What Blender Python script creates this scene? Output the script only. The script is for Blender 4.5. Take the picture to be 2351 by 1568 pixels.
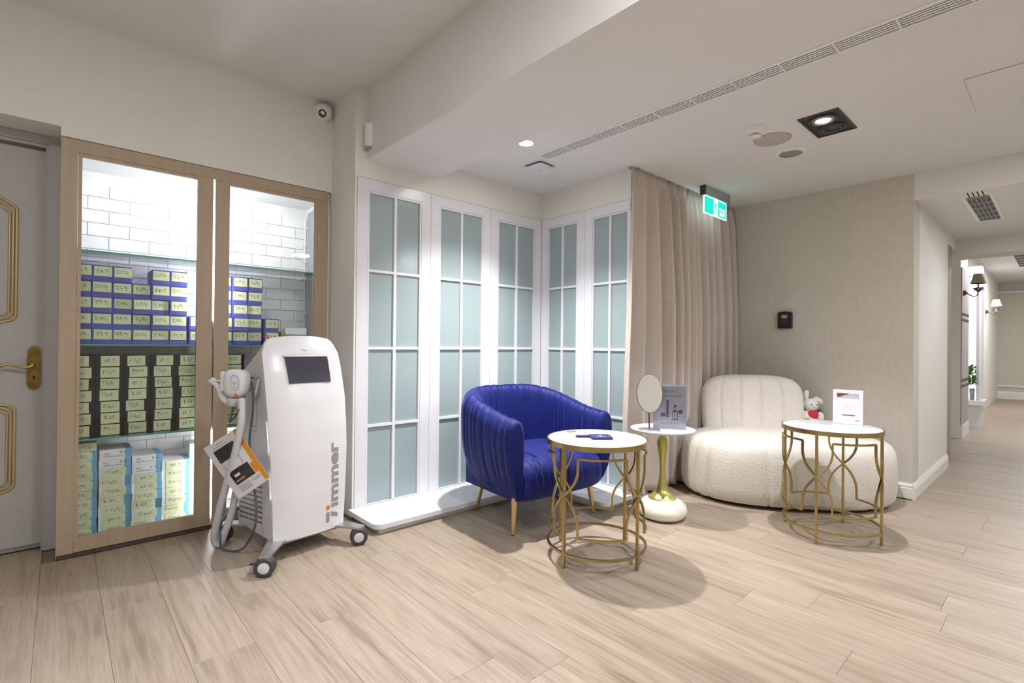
import bpy, bmesh, math, random
from mathutils import Vector, Matrix
random.seed(7)
PI = math.pi
for o in list(bpy.data.objects):
    bpy.data.objects.remove(o, do_unlink=True)
scene = bpy.context.scene
COL = scene.collection

# ------------------------------------------------------------------ camera
cam_d = bpy.data.cameras.new('camera')
cam_d.sensor_width = 36.0
cam_d.lens = 1148.45 / 2351 * 36.0
cam_d.clip_start = 0.02
cam = bpy.data.objects.new('camera', cam_d)
COL.objects.link(cam)
yaw, pitch, roll = math.radians(42.0853), math.radians(0.2502), math.radians(0.5502)
fw = Vector((math.sin(yaw)*math.cos(pitch), math.cos(yaw)*math.cos(pitch), math.sin(pitch)))
rt0 = Vector((math.cos(yaw), -math.sin(yaw), 0))
up0 = rt0.cross(fw)
rt = rt0*math.cos(roll) + up0*math.sin(roll)
up = up0*math.cos(roll) - rt0*math.sin(roll)
m = Matrix((rt, up, -fw)).transposed().to_4x4()
m.translation = Vector((0, 0, 1.1))
cam.matrix_world = m
scene.camera = cam

# ------------------------------------------------------------------ view, world, main lamps
vs = scene.view_settings
vs.view_transform = 'Standard'
vs.look = 'None'
vs.gamma = 1.0
vs.use_curve_mapping = False
vs.exposure = 0.2
world = bpy.data.worlds.new('world')
scene.world = world
world.use_nodes = True
world.node_tree.nodes['Background'].inputs[0].default_value = (0.9, 0.95, 1.0, 1)
world.node_tree.nodes['Background'].inputs[1].default_value = 0.6

ZC, ZL, ZB = 2.368, 2.71, 2.261      # right ceiling, left ceiling, beam underside
YC, YP, XR, YK, XW, YH = 3.353, 2.982, 3.02, 2.06, 4.602, 0.742


def lamp(name, kind, loc, energy, color=(1, 1, 1), size=0.1, target=None, spot=None, blend=0.5, sy=None):
    ld = bpy.data.lights.new(name, kind)
    ld.energy = energy
    ld.color = color
    if kind == 'AREA':
        ld.shape = 'DISK' if sy is None else 'RECTANGLE'
        ld.size = size
        if sy is not None:
            ld.size_y = sy
    else:
        ld.shadow_soft_size = size
    if kind == 'SPOT':
        ld.spot_size = math.radians(spot)
        ld.spot_blend = blend
    lo = bpy.data.objects.new(name, ld)
    lo.location = loc
    if target is not None:
        lo.rotation_euler = (Vector(target) - Vector(loc)).to_track_quat('-Z', 'Y').to_euler()
    COL.objects.link(lo)
    return lo


COOL = (0.93, 0.95, 1.0)
WARM = (0.97, 0.98, 1.0)
# downlights in view (fixtures are built further down)
lamp('light_nook_downlight', 'SPOT', (2.169, 2.286, 2.355), 250, (1.0, 0.985, 0.97), 0.03, (2.169, 2.286, 0), 112, 1.0)
lamp('light_black_downlight', 'SPOT', (3.15, 0.91, 2.36), 340, (0.92, 0.92, 1.0), 0.03, (3.26, 0.85, 0), 88, 0.9)
# unseen ceiling lamps; b to e are added for ambient fill
lamp('light_ceiling_a', 'SPOT', (-0.05, 1.05, 2.69), 230, (0.90, 0.87, 1.0), 0.04, (0.05, 1.15, 0), 78, 0.9)
for nm, loc, e, c, s in (
        ('light_fill_b', (1.15, 0.2, 2.69), 27, WARM, 0.25),
        ('light_fill_c', (2.6, -0.7, 2.35), 18.5, WARM, 0.3),
        ('light_fill_d', (4.0, -0.8, 2.35), 16, WARM, 0.25),
        ('light_fill_e', (-1.2, -0.8, 2.69), 8, WARM, 0.25),
        ('light_ceiling_f', (-0.35, 1.0, 2.69), 17, WARM, 0.12),
        ('light_corridor_a', (5.6, -0.25, 2.15), 11, COOL, 0.2),
        ('light_corridor_b', (9.0, 0.1, 2.5), 34, COOL, 0.3),
        ('light_corridor_c', (12.5, 0.1, 2.5), 38, WARM, 0.3)):
    lamp(nm, 'AREA', loc, e, c, s, (loc[0], loc[1], 0))


# ------------------------------------------------------------------ mesh helpers
class MB:
    def __init__(s):
        s.v, s.f, s.sm = [], [], []

    def add(s, vs_, fs, smooth=False):
        n = len(s.v)
        s.v += [tuple(p) for p in vs_]
        for q in fs:
            s.f.append(tuple(i + n for i in q))
            s.sm.append(smooth)
        return s

    def box(s, x0, x1, y0, y1, z0, z1, bev=0.0):
        if bev <= 0:
            return s.add([(x0, y0, z0), (x1, y0, z0), (x1, y1, z0), (x0, y1, z0), (x0, y0, z1), (x1, y0, z1), (x1, y1, z1), (x0, y1, z1)],
                         [(0, 3, 2, 1), (4, 5, 6, 7), (0, 1, 5, 4), (1, 2, 6, 5), (2, 3, 7, 6), (3, 0, 4, 7)])
        bm = bmesh.new()
        bmesh.ops.create_cube(bm, size=1)
        for v in bm.verts:
            v.co = ((x0+x1)/2 + v.co.x*(x1-x0), (y0+y1)/2 + v.co.y*(y1-y0), (z0+z1)/2 + v.co.z*(z1-z0))
        bmesh.ops.bevel(bm, geom=bm.edges[:], offset=bev, segments=2, affect='EDGES', profile=0.7)
        return s.frombm(bm)

    def frombm(s, bm, smooth=False):
        bm.verts.index_update()
        s.add([v.co[:] for v in bm.verts], [[v.index for v in f_.verts] for f_ in bm.faces], smooth)
        bm.free()
        return s

    def prism(s, poly, z0, z1, axis='z', smooth=False):
        """poly of (u,v) pairs extruded along axis between z0 and z1"""
        def P(u, v, w):
            return {'z': (u, v, w), 'y': (u, w, v), 'x': (w, u, v)}[axis]
        n = len(poly)
        vs_ = [P(u, v, z0) for u, v in poly] + [P(u, v, z1) for u, v in poly]
        s.add(vs_, [tuple(range(n))[::-1], tuple(range(n, 2*n))])
        s.add(vs_, [(i, (i+1) % n, n+(i+1) % n, n+i) for i in range(n)], smooth)
        return s

    def lathe(s, prof, c=(0, 0, 0), n=32, smooth=True, axis='z'):
        """prof list of (r,z)"""
        vs_, fs = [], []
        for r, z in prof:
            for k in range(n):
                a = 2*PI*k/n
                p = (r*math.cos(a), r*math.sin(a), z)
                if axis == 'y':
                    p = (p[0], p[2], p[1])
                elif axis == 'x':
                    p = (p[2], p[0], p[1])
                vs_.append((p[0]+c[0], p[1]+c[1], p[2]+c[2]))
        for j in range(len(prof)-1):
            for k in range(n):
                a, b = j*n+k, j*n+(k+1) % n
                fs.append((a, b, b+n, a+n))
        s.add(vs_, fs, smooth)
        if prof[0][0] > 1e-6:
            s.add(vs_[:n], [tuple(range(n))[::-1]])
        if prof[-1][0] > 1e-6:
            s.add(vs_[-n:], [tuple(range(n))])
        return s

    def tube(s, path, r, n=10, closed=False, smooth=True, rot=0.0, up=None, caps=True):
        P = [Vector(p) for p in path]
        N = len(P)
        rr = r if isinstance(r, (list, tuple)) else [r]*N
        T = []
        for i in range(N):
            if closed:
                t = P[(i+1) % N]-P[i-1]
            else:
                t = P[min(i+1, N-1)]-P[max(i-1, 0)]
            T.append(t.normalized())
        u = Vector(up) if up else (Vector((0, 0, 1)) if abs(T[0].z) < 0.9 else Vector((1, 0, 0)))
        vs_, fs = [], []
        nrm = (u - T[0]*u.dot(T[0])).normalized()
        for i in range(N):
            if up:
                uu = Vector(up) if abs(T[i].dot(Vector(up))) < 0.98 else nrm
                nrm = (uu - T[i]*uu.dot(T[i])).normalized()
            else:
                nrm = (nrm - T[i]*nrm.dot(T[i])).normalized()
            b = T[i].cross(nrm)
            for k in range(n):
                a = 2*PI*k/n + rot
                vs_.append(P[i] + (nrm*math.cos(a) + b*math.sin(a))*rr[i])
        M_ = N if closed else N-1
        for i in range(M_):
            for k in range(n):
                a, b2 = i*n+k, i*n+(k+1) % n
                c_, d_ = ((i+1) % N)*n+(k+1) % n, ((i+1) % N)*n+k
                fs.append((a, b2, c_, d_))
        s.add(vs_, fs, smooth)
        if not closed and caps:
            s.add(vs_[:n], [tuple(range(n))[::-1]])
            s.add(vs_[-n:], [tuple(range(n))])
        return s

    def grid(s, rows, closed_u=False, closed_v=False, smooth=True):
        """rows: list of lists of points"""
        nu, nv = len(rows), len(rows[0])
        vs_ = [p for r_ in rows for p in r_]
        fs = []
        for i in range(nu if closed_u else nu-1):
            for j in range(nv if closed_v else nv-1):
                i2, j2 = (i+1) % nu, (j+1) % nv
                fs.append((i*nv+j, i*nv+j2, i2*nv+j2, i2*nv+j))
        return s.add(vs_, fs, smooth)

    def xf(s, mat4):
        s.v = [tuple(mat4 @ Vector(p)) for p in s.v]
        return s

    def mesh(s, name):
        me = bpy.data.meshes.new(name)
        me.from_pydata(s.v, [], s.f)
        me.polygons.foreach_set('use_smooth', s.sm)
        me.update()
        bm = bmesh.new()
        bm.from_mesh(me)
        bmesh.ops.recalc_face_normals(bm, faces=bm.faces[:])
        bm.to_mesh(me)
        bm.free()
        return me

    def build(s, name, mat, parent=None, loc=None, rot=None):
        return link(name, s.mesh(name), mat, parent, loc, rot)


def link(name, me, mat, parent=None, loc=None, rot=None):
    if mat is not None and not me.materials:
        me.materials.append(mat)
    o = bpy.data.objects.new(name, me)
    COL.objects.link(o)
    if parent is not None:
        o.parent = parent
    if loc is not None:
        o.location = loc
    if rot is not None:
        o.rotation_euler = rot
    return o


def tag(o, label=None, cat=None, group=None, kind=None):
    if label:
        o['label'] = label
    if cat:
        o['category'] = cat
    if group:
        o['group'] = group
    if kind:
        o['kind'] = kind
    return o


def thing(name, label, cat, loc=(0, 0, 0), rz=0.0, group=None, kind=None):
    o = bpy.data.objects.new(name, None)
    o.empty_display_size = 0.05
    o.location = loc
    o.rotation_euler = (0, 0, rz)
    COL.objects.link(o)
    return tag(o, label, cat, group, kind)


def struct(name, mb, mat, label, cat):
    o = mb.build(name, mat)
    return tag(o, label, cat, kind='structure')


def text_mb(body, size, offset=0.0, align='CENTER', extrude=0.0):
    cu = bpy.data.curves.new('txt', 'FONT')
    cu.body = body
    cu.size = size
    cu.offset = offset
    cu.align_x = align
    cu.align_y = 'CENTER'
    cu.extrude = extrude
    cu.resolution_u = 3
    o = bpy.data.objects.new('txt', cu)
    COL.objects.link(o)
    me = bpy.data.meshes.new_from_object(o.evaluated_get(bpy.context.evaluated_depsgraph_get()))
    mb = MB()
    mb.add([v.co[:] for v in me.vertices], [tuple(p.vertices) for p in me.polygons])
    bpy.data.objects.remove(o)
    bpy.data.curves.remove(cu)
    bpy.data.meshes.remove(me)
    return mb


def fit(mb, w, h, cx=0.0, cy=0.0):
    xs = [p[0] for p in mb.v]
    ys = [p[1] for p in mb.v]
    if not xs:
        return mb
    x0, x1, y0, y1 = min(xs), max(xs), min(ys), max(ys)
    mb.v = [((p[0]-(x0+x1)/2)/(x1-x0)*w+cx, (p[1]-(y0+y1)/2)/(y1-y0)*h+cy, p[2]) for p in mb.v]
    return mb


# ------------------------------------------------------------------ materials
MATS = {}


def mat(name, col, rough=0.5, metal=0.0, noise=0.0, nscale=8.0, bump=0.0, bscale=60.0, spec=0.5, sheen=0.0, stretch=(1, 1, 1), emit=0.0, ecol=None, rand=0.0):
    if name in MATS:
        return MATS[name]
    ma = bpy.data.materials.new(name)
    ma.use_nodes = True
    nt = ma.node_tree
    b = nt.nodes['Principled BSDF']
    b.inputs['Base Color'].default_value = (*col, 1)
    b.inputs['Roughness'].default_value = rough
    b.inputs['Metallic'].default_value = metal
    b.inputs['Specular IOR Level'].default_value = spec
    if sheen:
        b.inputs['Sheen Weight'].default_value = sheen
        b.inputs['Sheen Roughness'].default_value = 0.4
    if emit:
        b.inputs['Emission Color'].default_value = (*(ecol or col), 1)
        b.inputs['Emission Strength'].default_value = emit
    tc = nt.nodes.new('ShaderNodeTexCoord')
    mp = nt.nodes.new('ShaderNodeMapping')
    mp.inputs['Scale'].default_value = stretch
    nt.links.new(tc.outputs['Object'], mp.inputs[0])
    last = None
    if noise:
        n = nt.nodes.new('ShaderNodeTexNoise')
        n.inputs['Scale'].default_value = nscale
        n.inputs['Detail'].default_value = 5
        nt.links.new(mp.outputs[0], n.inputs['Vector'])
        r = nt.nodes.new('ShaderNodeMapRange')
        r.inputs['From Min'].default_value = 0.3
        r.inputs['From Max'].default_value = 0.7
        r.inputs['To Min'].default_value = 1-noise
        r.inputs['To Max'].default_value = 1+noise
        nt.links.new(n.outputs[0], r.inputs[0])
        last = r.outputs[0]
    if rand:
        oi = nt.nodes.new('ShaderNodeObjectInfo')
        r2 = nt.nodes.new('ShaderNodeMapRange')
        r2.inputs['To Min'].default_value = 1-rand
        r2.inputs['To Max'].default_value = 1+rand
        nt.links.new(oi.outputs['Random'], r2.inputs[0])
        if last is None:
            last = r2.outputs[0]
        else:
            mm = nt.nodes.new('ShaderNodeMath')
            mm.operation = 'MULTIPLY'
            nt.links.new(last, mm.inputs[0])
            nt.links.new(r2.outputs[0], mm.inputs[1])
            last = mm.outputs[0]
    if last is not None:
        vm = nt.nodes.new('ShaderNodeVectorMath')
        vm.operation = 'SCALE'
        vm.inputs[0].default_value = col
        nt.links.new(last, vm.inputs['Scale'])
        nt.links.new(vm.outputs[0], b.inputs['Base Color'])
    if bump:
        n2 = nt.nodes.new('ShaderNodeTexNoise')
        n2.inputs['Scale'].default_value = bscale
        n2.inputs['Detail'].default_value = 4
        nt.links.new(mp.outputs[0], n2.inputs['Vector'])
        bp = nt.nodes.new('ShaderNodeBump')
        bp.inputs['Strength'].default_value = bump
        bp.inputs['Distance'].default_value = 0.004
        nt.links.new(n2.outputs[0], bp.inputs['Height'])
        nt.links.new(bp.outputs[0], b.inputs['Normal'])
    MATS[name] = ma
    return ma


def glassmat(name, tint=(1, 1, 1), ior=1.45, rough=0.0):
    ma = bpy.data.materials.new(name)
    ma.use_nodes = True
    nt = ma.node_tree
    nt.nodes.remove(nt.nodes['Principled BSDF'])
    out = nt.nodes['Material Output']
    tr = nt.nodes.new('ShaderNodeBsdfTransparent')
    tr.inputs[0].default_value = (*tint, 1)
    gl = nt.nodes.new('ShaderNodeBsdfGlossy')
    gl.inputs['Roughness'].default_value = rough
    fr = nt.nodes.new('ShaderNodeFresnel')
    fr.inputs[0].default_value = ior
    mx = nt.nodes.new('ShaderNodeMixShader')
    nt.links.new(fr.outputs[0], mx.inputs[0])
    nt.links.new(tr.outputs[0], mx.inputs[1])
    nt.links.new(gl.outputs[0], mx.inputs[2])
    nt.links.new(mx.outputs[0], out.inputs[0])
    MATS[name] = ma
    return ma


def woodmat(name, base, dark, light, rough=0.42):
    ma = bpy.data.materials.new(name)
    ma.use_nodes = True
    nt = ma.node_tree
    N = nt.nodes.new
    L = nt.links.new
    b = nt.nodes['Principled BSDF']
    b.inputs['Roughness'].default_value = rough
    b.inputs['Specular IOR Level'].default_value = 0.35
    tc = N('ShaderNodeTexCoord')
    oi = N('ShaderNodeObjectInfo')
    mul = N('ShaderNodeVectorMath')
    mul.operation = 'SCALE'
    mul.inputs[0].default_value = (13.7, 31.1, 5.3)
    L(oi.outputs['Random'], mul.inputs['Scale'])
    ad = N('ShaderNodeVectorMath')
    ad.operation = 'ADD'
    L(tc.outputs['Object'], ad.inputs[0])
    L(mul.outputs[0], ad.inputs[1])

    def noise(scale, sx, sy, detail=6, dist=0.0):
        mp = N('ShaderNodeMapping')
        mp.inputs['Scale'].default_value = (sx, sy, 1)
        L(ad.outputs[0], mp.inputs[0])
        n = N('ShaderNodeTexNoise')
        n.inputs['Scale'].default_value = scale
        n.inputs['Detail'].default_value = detail
        n.inputs['Distortion'].default_value = dist
        L(mp.outputs[0], n.inputs['Vector'])
        return n.outputs[0]
    g1 = noise(1.0, 42, 2.2, 8, 0.6)       # streaks along the board
    g2 = noise(1.0, 9, 0.9, 3, 1.2)        # broad bands
    g3 = noise(1.0, 160, 6, 2)             # pores
    cr = N('ShaderNodeValToRGB')
    cr.color_ramp.elements[0].position = 0.33
    cr.color_ramp.elements[0].color = (*dark, 1)
    cr.color_ramp.elements[1].position = 0.66
    cr.color_ramp.elements[1].color = (*light, 1)
    e = cr.color_ramp.elements.new(0.48)
    e.color = (*base, 1)
    ma1 = N('ShaderNodeMath')
    ma1.operation = 'MULTIPLY_ADD'
    ma1.inputs[1].default_value = 0.55
    L(g1, ma1.inputs[0])
    m2 = N('ShaderNodeMath')
    m2.operation = 'MULTIPLY'
    m2.inputs[1].default_value = 0.45
    L(g2, m2.inputs[0])
    L(m2.outputs[0], ma1.inputs[2])
    L(ma1.outputs[0], cr.inputs[0])
    # per-board tint and pores
    rr = N('ShaderNodeMapRange')
    rr.inputs['To Min'].default_value = 0.93
    rr.inputs['To Max'].default_value = 1.05
    L(oi.outputs['Random'], rr.inputs[0])
    pr_ = N('ShaderNodeMapRange')
    pr_.inputs['From Min'].default_value = 0.35
    pr_.inputs['From Max'].default_value = 0.55
    pr_.inputs['To Min'].default_value = 0.86
    pr_.inputs['To Max'].default_value = 1.0
    L(g3, pr_.inputs[0])
    mm = N('ShaderNodeMath')
    mm.operation = 'MULTIPLY'
    L(rr.outputs[0], mm.inputs[0])
    L(pr_.outputs[0], mm.inputs[1])
    sc = N('ShaderNodeVectorMath')
    sc.operation = 'SCALE'
    L(cr.outputs[0], sc.inputs[0])
    L(mm.outputs[0], sc.inputs['Scale'])
    L(sc.outputs[0], b.inputs['Base Color'])
    bp = N('ShaderNodeBump')
    bp.inputs['Strength'].default_value = 0.12
    bp.inputs['Distance'].default_value = 0.002
    L(g1, bp.inputs['Height'])
    L(bp.outputs[0], b.inputs['Normal'])
    MATS[name] = ma
    return ma


def marblemat(name):
    ma = mat(name, (0.86, 0.85, 0.82), 0.12)
    nt = ma.node_tree
    b = nt.nodes['Principled BSDF']
    tc = nt.nodes.new('ShaderNodeTexCoord')
    w = nt.nodes.new('ShaderNodeTexNoise')
    w.inputs['Scale'].default_value = 5
    w.inputs['Detail'].default_value = 8
    w.inputs['Distortion'].default_value = 2.2
    nt.links.new(tc.outputs['Object'], w.inputs['Vector'])
    cr = nt.nodes.new('ShaderNodeValToRGB')
    cr.color_ramp.elements[0].position = 0.45
    cr.color_ramp.elements[0].color = (0.86, 0.85, 0.82, 1)
    cr.color_ramp.elements[1].position = 0.55
    cr.color_ramp.elements[1].color = (0.84, 0.83, 0.81, 1)
    e = cr.color_ramp.elements.new(0.5)
    e.color = (0.72, 0.72, 0.70, 1)
    nt.links.new(w.outputs[0], cr.inputs[0])
    nt.links.new(cr.outputs[0], b.inputs['Base Color'])
    return ma


M_wall = mat('cream_wall_paint', (0.80, 0.785, 0.73), 0.75, noise=0.02, nscale=2, bump=0.05, bscale=120, spec=0.25)
M_ceil = mat('ceiling_paint', (0.79, 0.78, 0.765), 0.8, noise=0.015, nscale=2, spec=0.2)
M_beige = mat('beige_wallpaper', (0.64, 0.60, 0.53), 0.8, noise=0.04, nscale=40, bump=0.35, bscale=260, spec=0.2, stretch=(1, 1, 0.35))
M_white = mat('white_lacquer', (0.77, 0.77, 0.81), 0.28, spec=0.45)
M_white2 = mat('white_plastic', (0.86, 0.86, 0.86), 0.35)
M_trim = mat('white_trim_paint', (0.83, 0.81, 0.76), 0.45)
M_frost = mat('frosted_teal_glass', (0.335, 0.415, 0.43), 0.16, noise=0.02, nscale=3, spec=0.55)
M_wood = woodmat('oak_floor', (0.362, 0.287, 0.217), (0.250, 0.190, 0.135), (0.416, 0.338, 0.263))
M_slab = mat('floor_gap', (0.20, 0.15, 0.11), 0.8)
M_farfloor = mat('far_oak_floor', (0.37, 0.295, 0.225), 0.4, noise=0.06, nscale=4, stretch=(8, 1, 1))
M_tan = mat('tan_laminate', (0.43, 0.335, 0.235), 0.5, noise=0.05, nscale=3, bump=0.05, bscale=200, stretch=(14, 14, 1))
M_tan_dk = mat('tan_laminate_shadow_gap', (0.10, 0.07, 0.05), 0.8)
M_brick = mat('white_brick', (0.84, 0.84, 0.86), 0.8, noise=0.05, nscale=25, bump=0.35, bscale=90, rand=0.03)
M_mortar = mat('white_mortar', (0.82, 0.82, 0.84), 0.9)
M_glass = glassmat('clear_glass', (0.97, 0.99, 0.98))
M_shelfglass = glassmat('shelf_glass', (0.96, 0.99, 0.98), 1.5)
M_teal = mat('glass_edge_teal', (0.08, 0.42, 0.38), 0.15, spec=0.6)
M_led = mat('led_strip_light', (1, 1, 1), 0.5, emit=75.0, ecol=(0.92, 0.94, 1.0))
M_blue = mat('violet_blue_card', (0.075, 0.085, 0.36), 0.5, noise=0.06, nscale=30, rand=0.12)
M_black = mat('dark_brown_black_card', (0.007, 0.004, 0.005), 0.4, spec=0.25, rand=0.3)
M_note = mat('yellow_paper_note', (0.72, 0.75, 0.48), 0.8, noise=0.03, nscale=30, rand=0.06)
M_ink = mat('dark_pen_ink', (0.07, 0.07, 0.06), 0.7)
M_card = mat('white_card', (0.82, 0.83, 0.86), 0.55, rand=0.03)
M_skyblue = mat('light_blue_print', (0.13, 0.40, 0.66), 0.5)
M_redprint = mat('red_print', (0.65, 0.10, 0.10), 0.5)
M_greyprint = mat('grey_blue_print', (0.25, 0.33, 0.48), 0.5)
M_kraft = mat('kraft_card', (0.45, 0.33, 0.19), 0.7, noise=0.05, nscale=20)
M_velvet = mat('royal_blue_velvet', (0.006, 0.012, 0.135), 0.6, noise=0.12, nscale=14, spec=0.25, sheen=0.3, bump=0.08, bscale=250)
MATS['royal_blue_velvet'].node_tree.nodes['Principled BSDF'].inputs['Sheen Tint'].default_value = (0.35, 0.40, 1.0, 1)
M_gold = mat('brushed_gold', (0.46, 0.36, 0.16), 0.30, 1.0, noise=0.06, nscale=20)
M_goldleg = mat('champagne_gold_leg', (0.72, 0.54, 0.27), 0.35, 1.0)
M_brightgold = mat('polished_gold_paint', (0.56, 0.50, 0.16), 0.3, 0.7)
M_marble = marblemat('white_marble')
M_boucle = mat('cream_boucle', (0.70, 0.655, 0.585), 0.95, noise=0.05, nscale=60, bump=0.9, bscale=95, spec=0.1, sheen=0.3)
M_curtain = mat('taupe_linen', (0.60, 0.53, 0.475), 0.9, noise=0.05, nscale=60, bump=0.15, bscale=300, spec=0.15, sheen=0.2, stretch=(1, 1, 0.3))
M_dark = mat('matt_black', (0.012, 0.012, 0.013), 0.4)
M_darkgrey = mat('dark_grey_plastic', (0.05, 0.05, 0.055), 0.4)
M_rubber = mat('grey_rubber', (0.10, 0.10, 0.11), 0.6)
M_grey = mat('mid_grey_plastic', (0.36, 0.36, 0.38), 0.4)
M_alu = mat('satin_aluminium', (0.55, 0.55, 0.56), 0.35, 0.9)
M_machine = mat('machine_white', (0.73, 0.73, 0.76), 0.25, spec=0.5)
M_machine2 = mat('machine_light_grey', (0.64, 0.64, 0.67), 0.35)
M_screen = mat('dark_screen', (0.045, 0.045, 0.065), 0.12, spec=0.7)
M_logo = mat('logo_grey', (0.28, 0.28, 0.30), 0.5)
M_orange = mat('orange_plastic', (0.75, 0.19, 0.03), 0.45)
M_amber = mat('amber_print', (0.74, 0.30, 0.02), 0.5)
M_paper = mat('white_paper', (0.78, 0.77, 0.82), 0.6)
M_photo = mat('dark_photo_print', (0.035, 0.033, 0.033), 0.4, noise=0.6, nscale=30)
M_brass = mat('antique_brass', (0.20, 0.135, 0.04), 0.35, 1.0, noise=0.3, nscale=30)
M_brassb = mat('worn_bright_brass', (0.45, 0.34, 0.12), 0.25, 1.0)
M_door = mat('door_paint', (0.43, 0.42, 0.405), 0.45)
M_mould = mat('gold_moulding', (0.50, 0.37, 0.19), 0.35, 0.35)
M_mirror = mat('mirror_silver', (0.92, 0.91, 0.88), 0.02, 1.0)
M_acrylic = glassmat('clear_acrylic', (0.95, 0.96, 0.97), 1.49)
M_gloss_cream = mat('cream_gloss_lacquer', (0.82, 0.79, 0.68), 0.08, spec=0.6)
M_plush = mat('white_plush', (0.82, 0.78, 0.74), 0.95, noise=0.05, nscale=80, bump=0.6, bscale=160, sheen=0.4)
M_red = mat('red_cloth', (0.58, 0.03, 0.035), 0.8)
M_green = mat('dark_green_cloth', (0.04, 0.12, 0.09), 0.8)
M_pink = mat('pink_plush', (0.75, 0.35, 0.35), 0.9)
M_lav = mat('lavender_print', (0.77, 0.76, 0.88), 0.4, noise=0.12, nscale=14)
M_glow = mat('lamp_glow', (1, 1, 1), 0.5, emit=190.0, ecol=(1.0, 0.98, 0.96))
M_glow2 = mat('lamp_glow_cool', (1, 1, 1), 0.5, emit=22.0, ecol=(0.95, 0.96, 1.0))
M_exitg = mat('exit_green_lit', (0.0, 0.45, 0.38), 0.4, emit=1.0, ecol=(0.0, 0.62, 0.50))
M_exitw = mat('exit_white_lit', (0.8, 0.9, 0.9), 0.4, emit=1.6, ecol=(0.75, 1.0, 0.97))
M_steel = mat('satin_steel', (0.45, 0.48, 0.50), 0.35, 0.8)
M_mauve = mat('mauve_grey_panel', (0.42, 0.36, 0.37), 0.5)
M_shade = mat('lamp_shade_taupe', (0.40, 0.33, 0.26), 0.9)
M_shadelit = mat('lamp_shade_lit', (0.9, 0.88, 0.84), 0.8, emit=2.2, ecol=(1.0, 0.97, 0.92))
M_winlit = mat('window_daylight', (1, 1, 1), 0.5, emit=1.5, ecol=(0.97, 0.98, 1.0))
M_leaf = mat('leaf_green', (0.16, 0.40, 0.10), 0.6, noise=0.3, nscale=20)
M_grille = mat('taupe_speaker_grille', (0.40, 0.35, 0.31), 0.8, bump=0.6, bscale=900)
M_grille2 = mat('pale_speaker_grille', (0.60, 0.53, 0.50), 0.8, bump=0.6, bscale=900)
M_crystal = glassmat('crystal', (0.9, 0.92, 1.0), 1.8)
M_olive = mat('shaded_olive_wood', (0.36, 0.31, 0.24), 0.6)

# ================================================================== STRUCTURE
# ---- floor: base slab, then boards
floor = struct('floor', MB().box(-2.2, 16.2, -2.4, 4.3, -0.05, -0.006), M_slab, 'light oak plank floor running through the room', 'floor')
PW, PL = 0.2, 1.22


def ymax(x):
    if x < -0.01: return 3.62
    if x < 1.36: return 3.352
    if x < 3.02: return 2.982
    if x < 4.602: return 2.16
    if x < 6.15: return 0.742
    return 1.25


plank_cache = {}


def plank_mesh(w, l):
    k = (round(w, 3), round(l, 3))
    if k not in plank_cache:
        bm = bmesh.new()
        bmesh.ops.create_cube(bm, size=1)
        for v in bm.verts:
            v.co = (v.co.x*(w-0.0008), v.co.y*(l-0.0008), -0.005+v.co.z*0.010)
        es = [e for e in bm.edges if all(v.co.z > -0.001 for v in e.verts)]
        bmesh.ops.bevel(bm, geom=es, offset=0.0007, segments=1, affect='EDGES')
        me = bpy.data.meshes.new('plank')
        bm.to_mesh(me)
        bm.free()
        me.materials.append(M_wood)
        plank_cache[k] = me
    return plank_cache[k]


rngp = random.Random(3)
ix = 0
x = -1.06
while x < 7.9:
    off = rngp.choice((0, 0.41, 0.82, 0.2, 0.6, 1.0)) + rngp.uniform(-0.04, 0.04)
    y = -1.9 - off
    lo_lim = -0.75 if x < 3.2 else -1.1
    while True:
        ya, yb = y, y + PL
        y += PL
        if yb < lo_lim:
            continue
        ym = min(ymax(x+0.02), ymax(x+PW-0.02)) if x < 4.4 else ymax(x + PW/2)
        ya_, yb_ = max(ya, lo_lim), min(yb, ym)
        if ya_ >= ym - 0.02:
            break
        if yb_-ya_ > 0.02:
            link('plank', plank_mesh(PW, yb_-ya_), None, floor, (x+PW/2, (ya_+yb_)/2, 0))
    x += PW
# the far corridor floor, too far off for single boards, and the rest behind the camera
far = MB().box(7.94, 16.0, -1.4, 1.6, -0.01, 0.0).build('floorboards', M_farfloor, floor)
far['kind'] = 'stuff'
near = MB().box(-2.1, 7.94, -2.3, -1.1, -0.01, 0.0).box(-2.1, 3.14, -1.1, -0.75, -0.01, 0.0).box(-2.1, -1.06, -0.75, 3.4, -0.01, 0.0).build('floorboards', M_farfloor, floor)
near['kind'] = 'stuff'

# ---- walls
t = 0.12
wl = MB()
wl.box(-0.0075, 1.36, YC, YC+0.5, 2.115, ZL)                     # above the display cabinet
wl.box(-0.9, -0.0075, YC, YC+0.32, 2.16, ZL)                      # above the door recess
wl.box(-2.1, -0.9, YC, YC+t, 0, ZL)
struct('wall_left', wl, M_wall, 'cream wall above the lit display cabinet and door recess', 'wall')
wp = MB()
wp.box(1.373, 3.3, YP+0.045, YP+0.5, 0, 2.146)
wp.box(1.36, 3.3, YP+0.004, YP+0.5, 2.146, ZL)
wp.box(1.36, 1.373, YP+0.002, YP+0.5, 0, 2.146)
struct('wall_back', wp, M_wall, 'cream wall behind and above the long row of frosted panels', 'wall')
wn = MB()
wn.box(XR+0.045, XR+0.25, 2.09, YP+0.045, 0, 2.146)
wn.box(XR+0.004, XR+0.25, 2.09, YP+0.045, 2.146, ZC+0.1)
struct('wall_nook', wn, M_wall, 'cream wall above the two short frosted panels', 'wall')
struct('wall_behind_curtain', MB().box(XR+0.25, XW, YK+0.2, YK+0.3, 0, ZC+0.1), M_wall, 'wall hidden behind the taupe curtain', 'wall')
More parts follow.
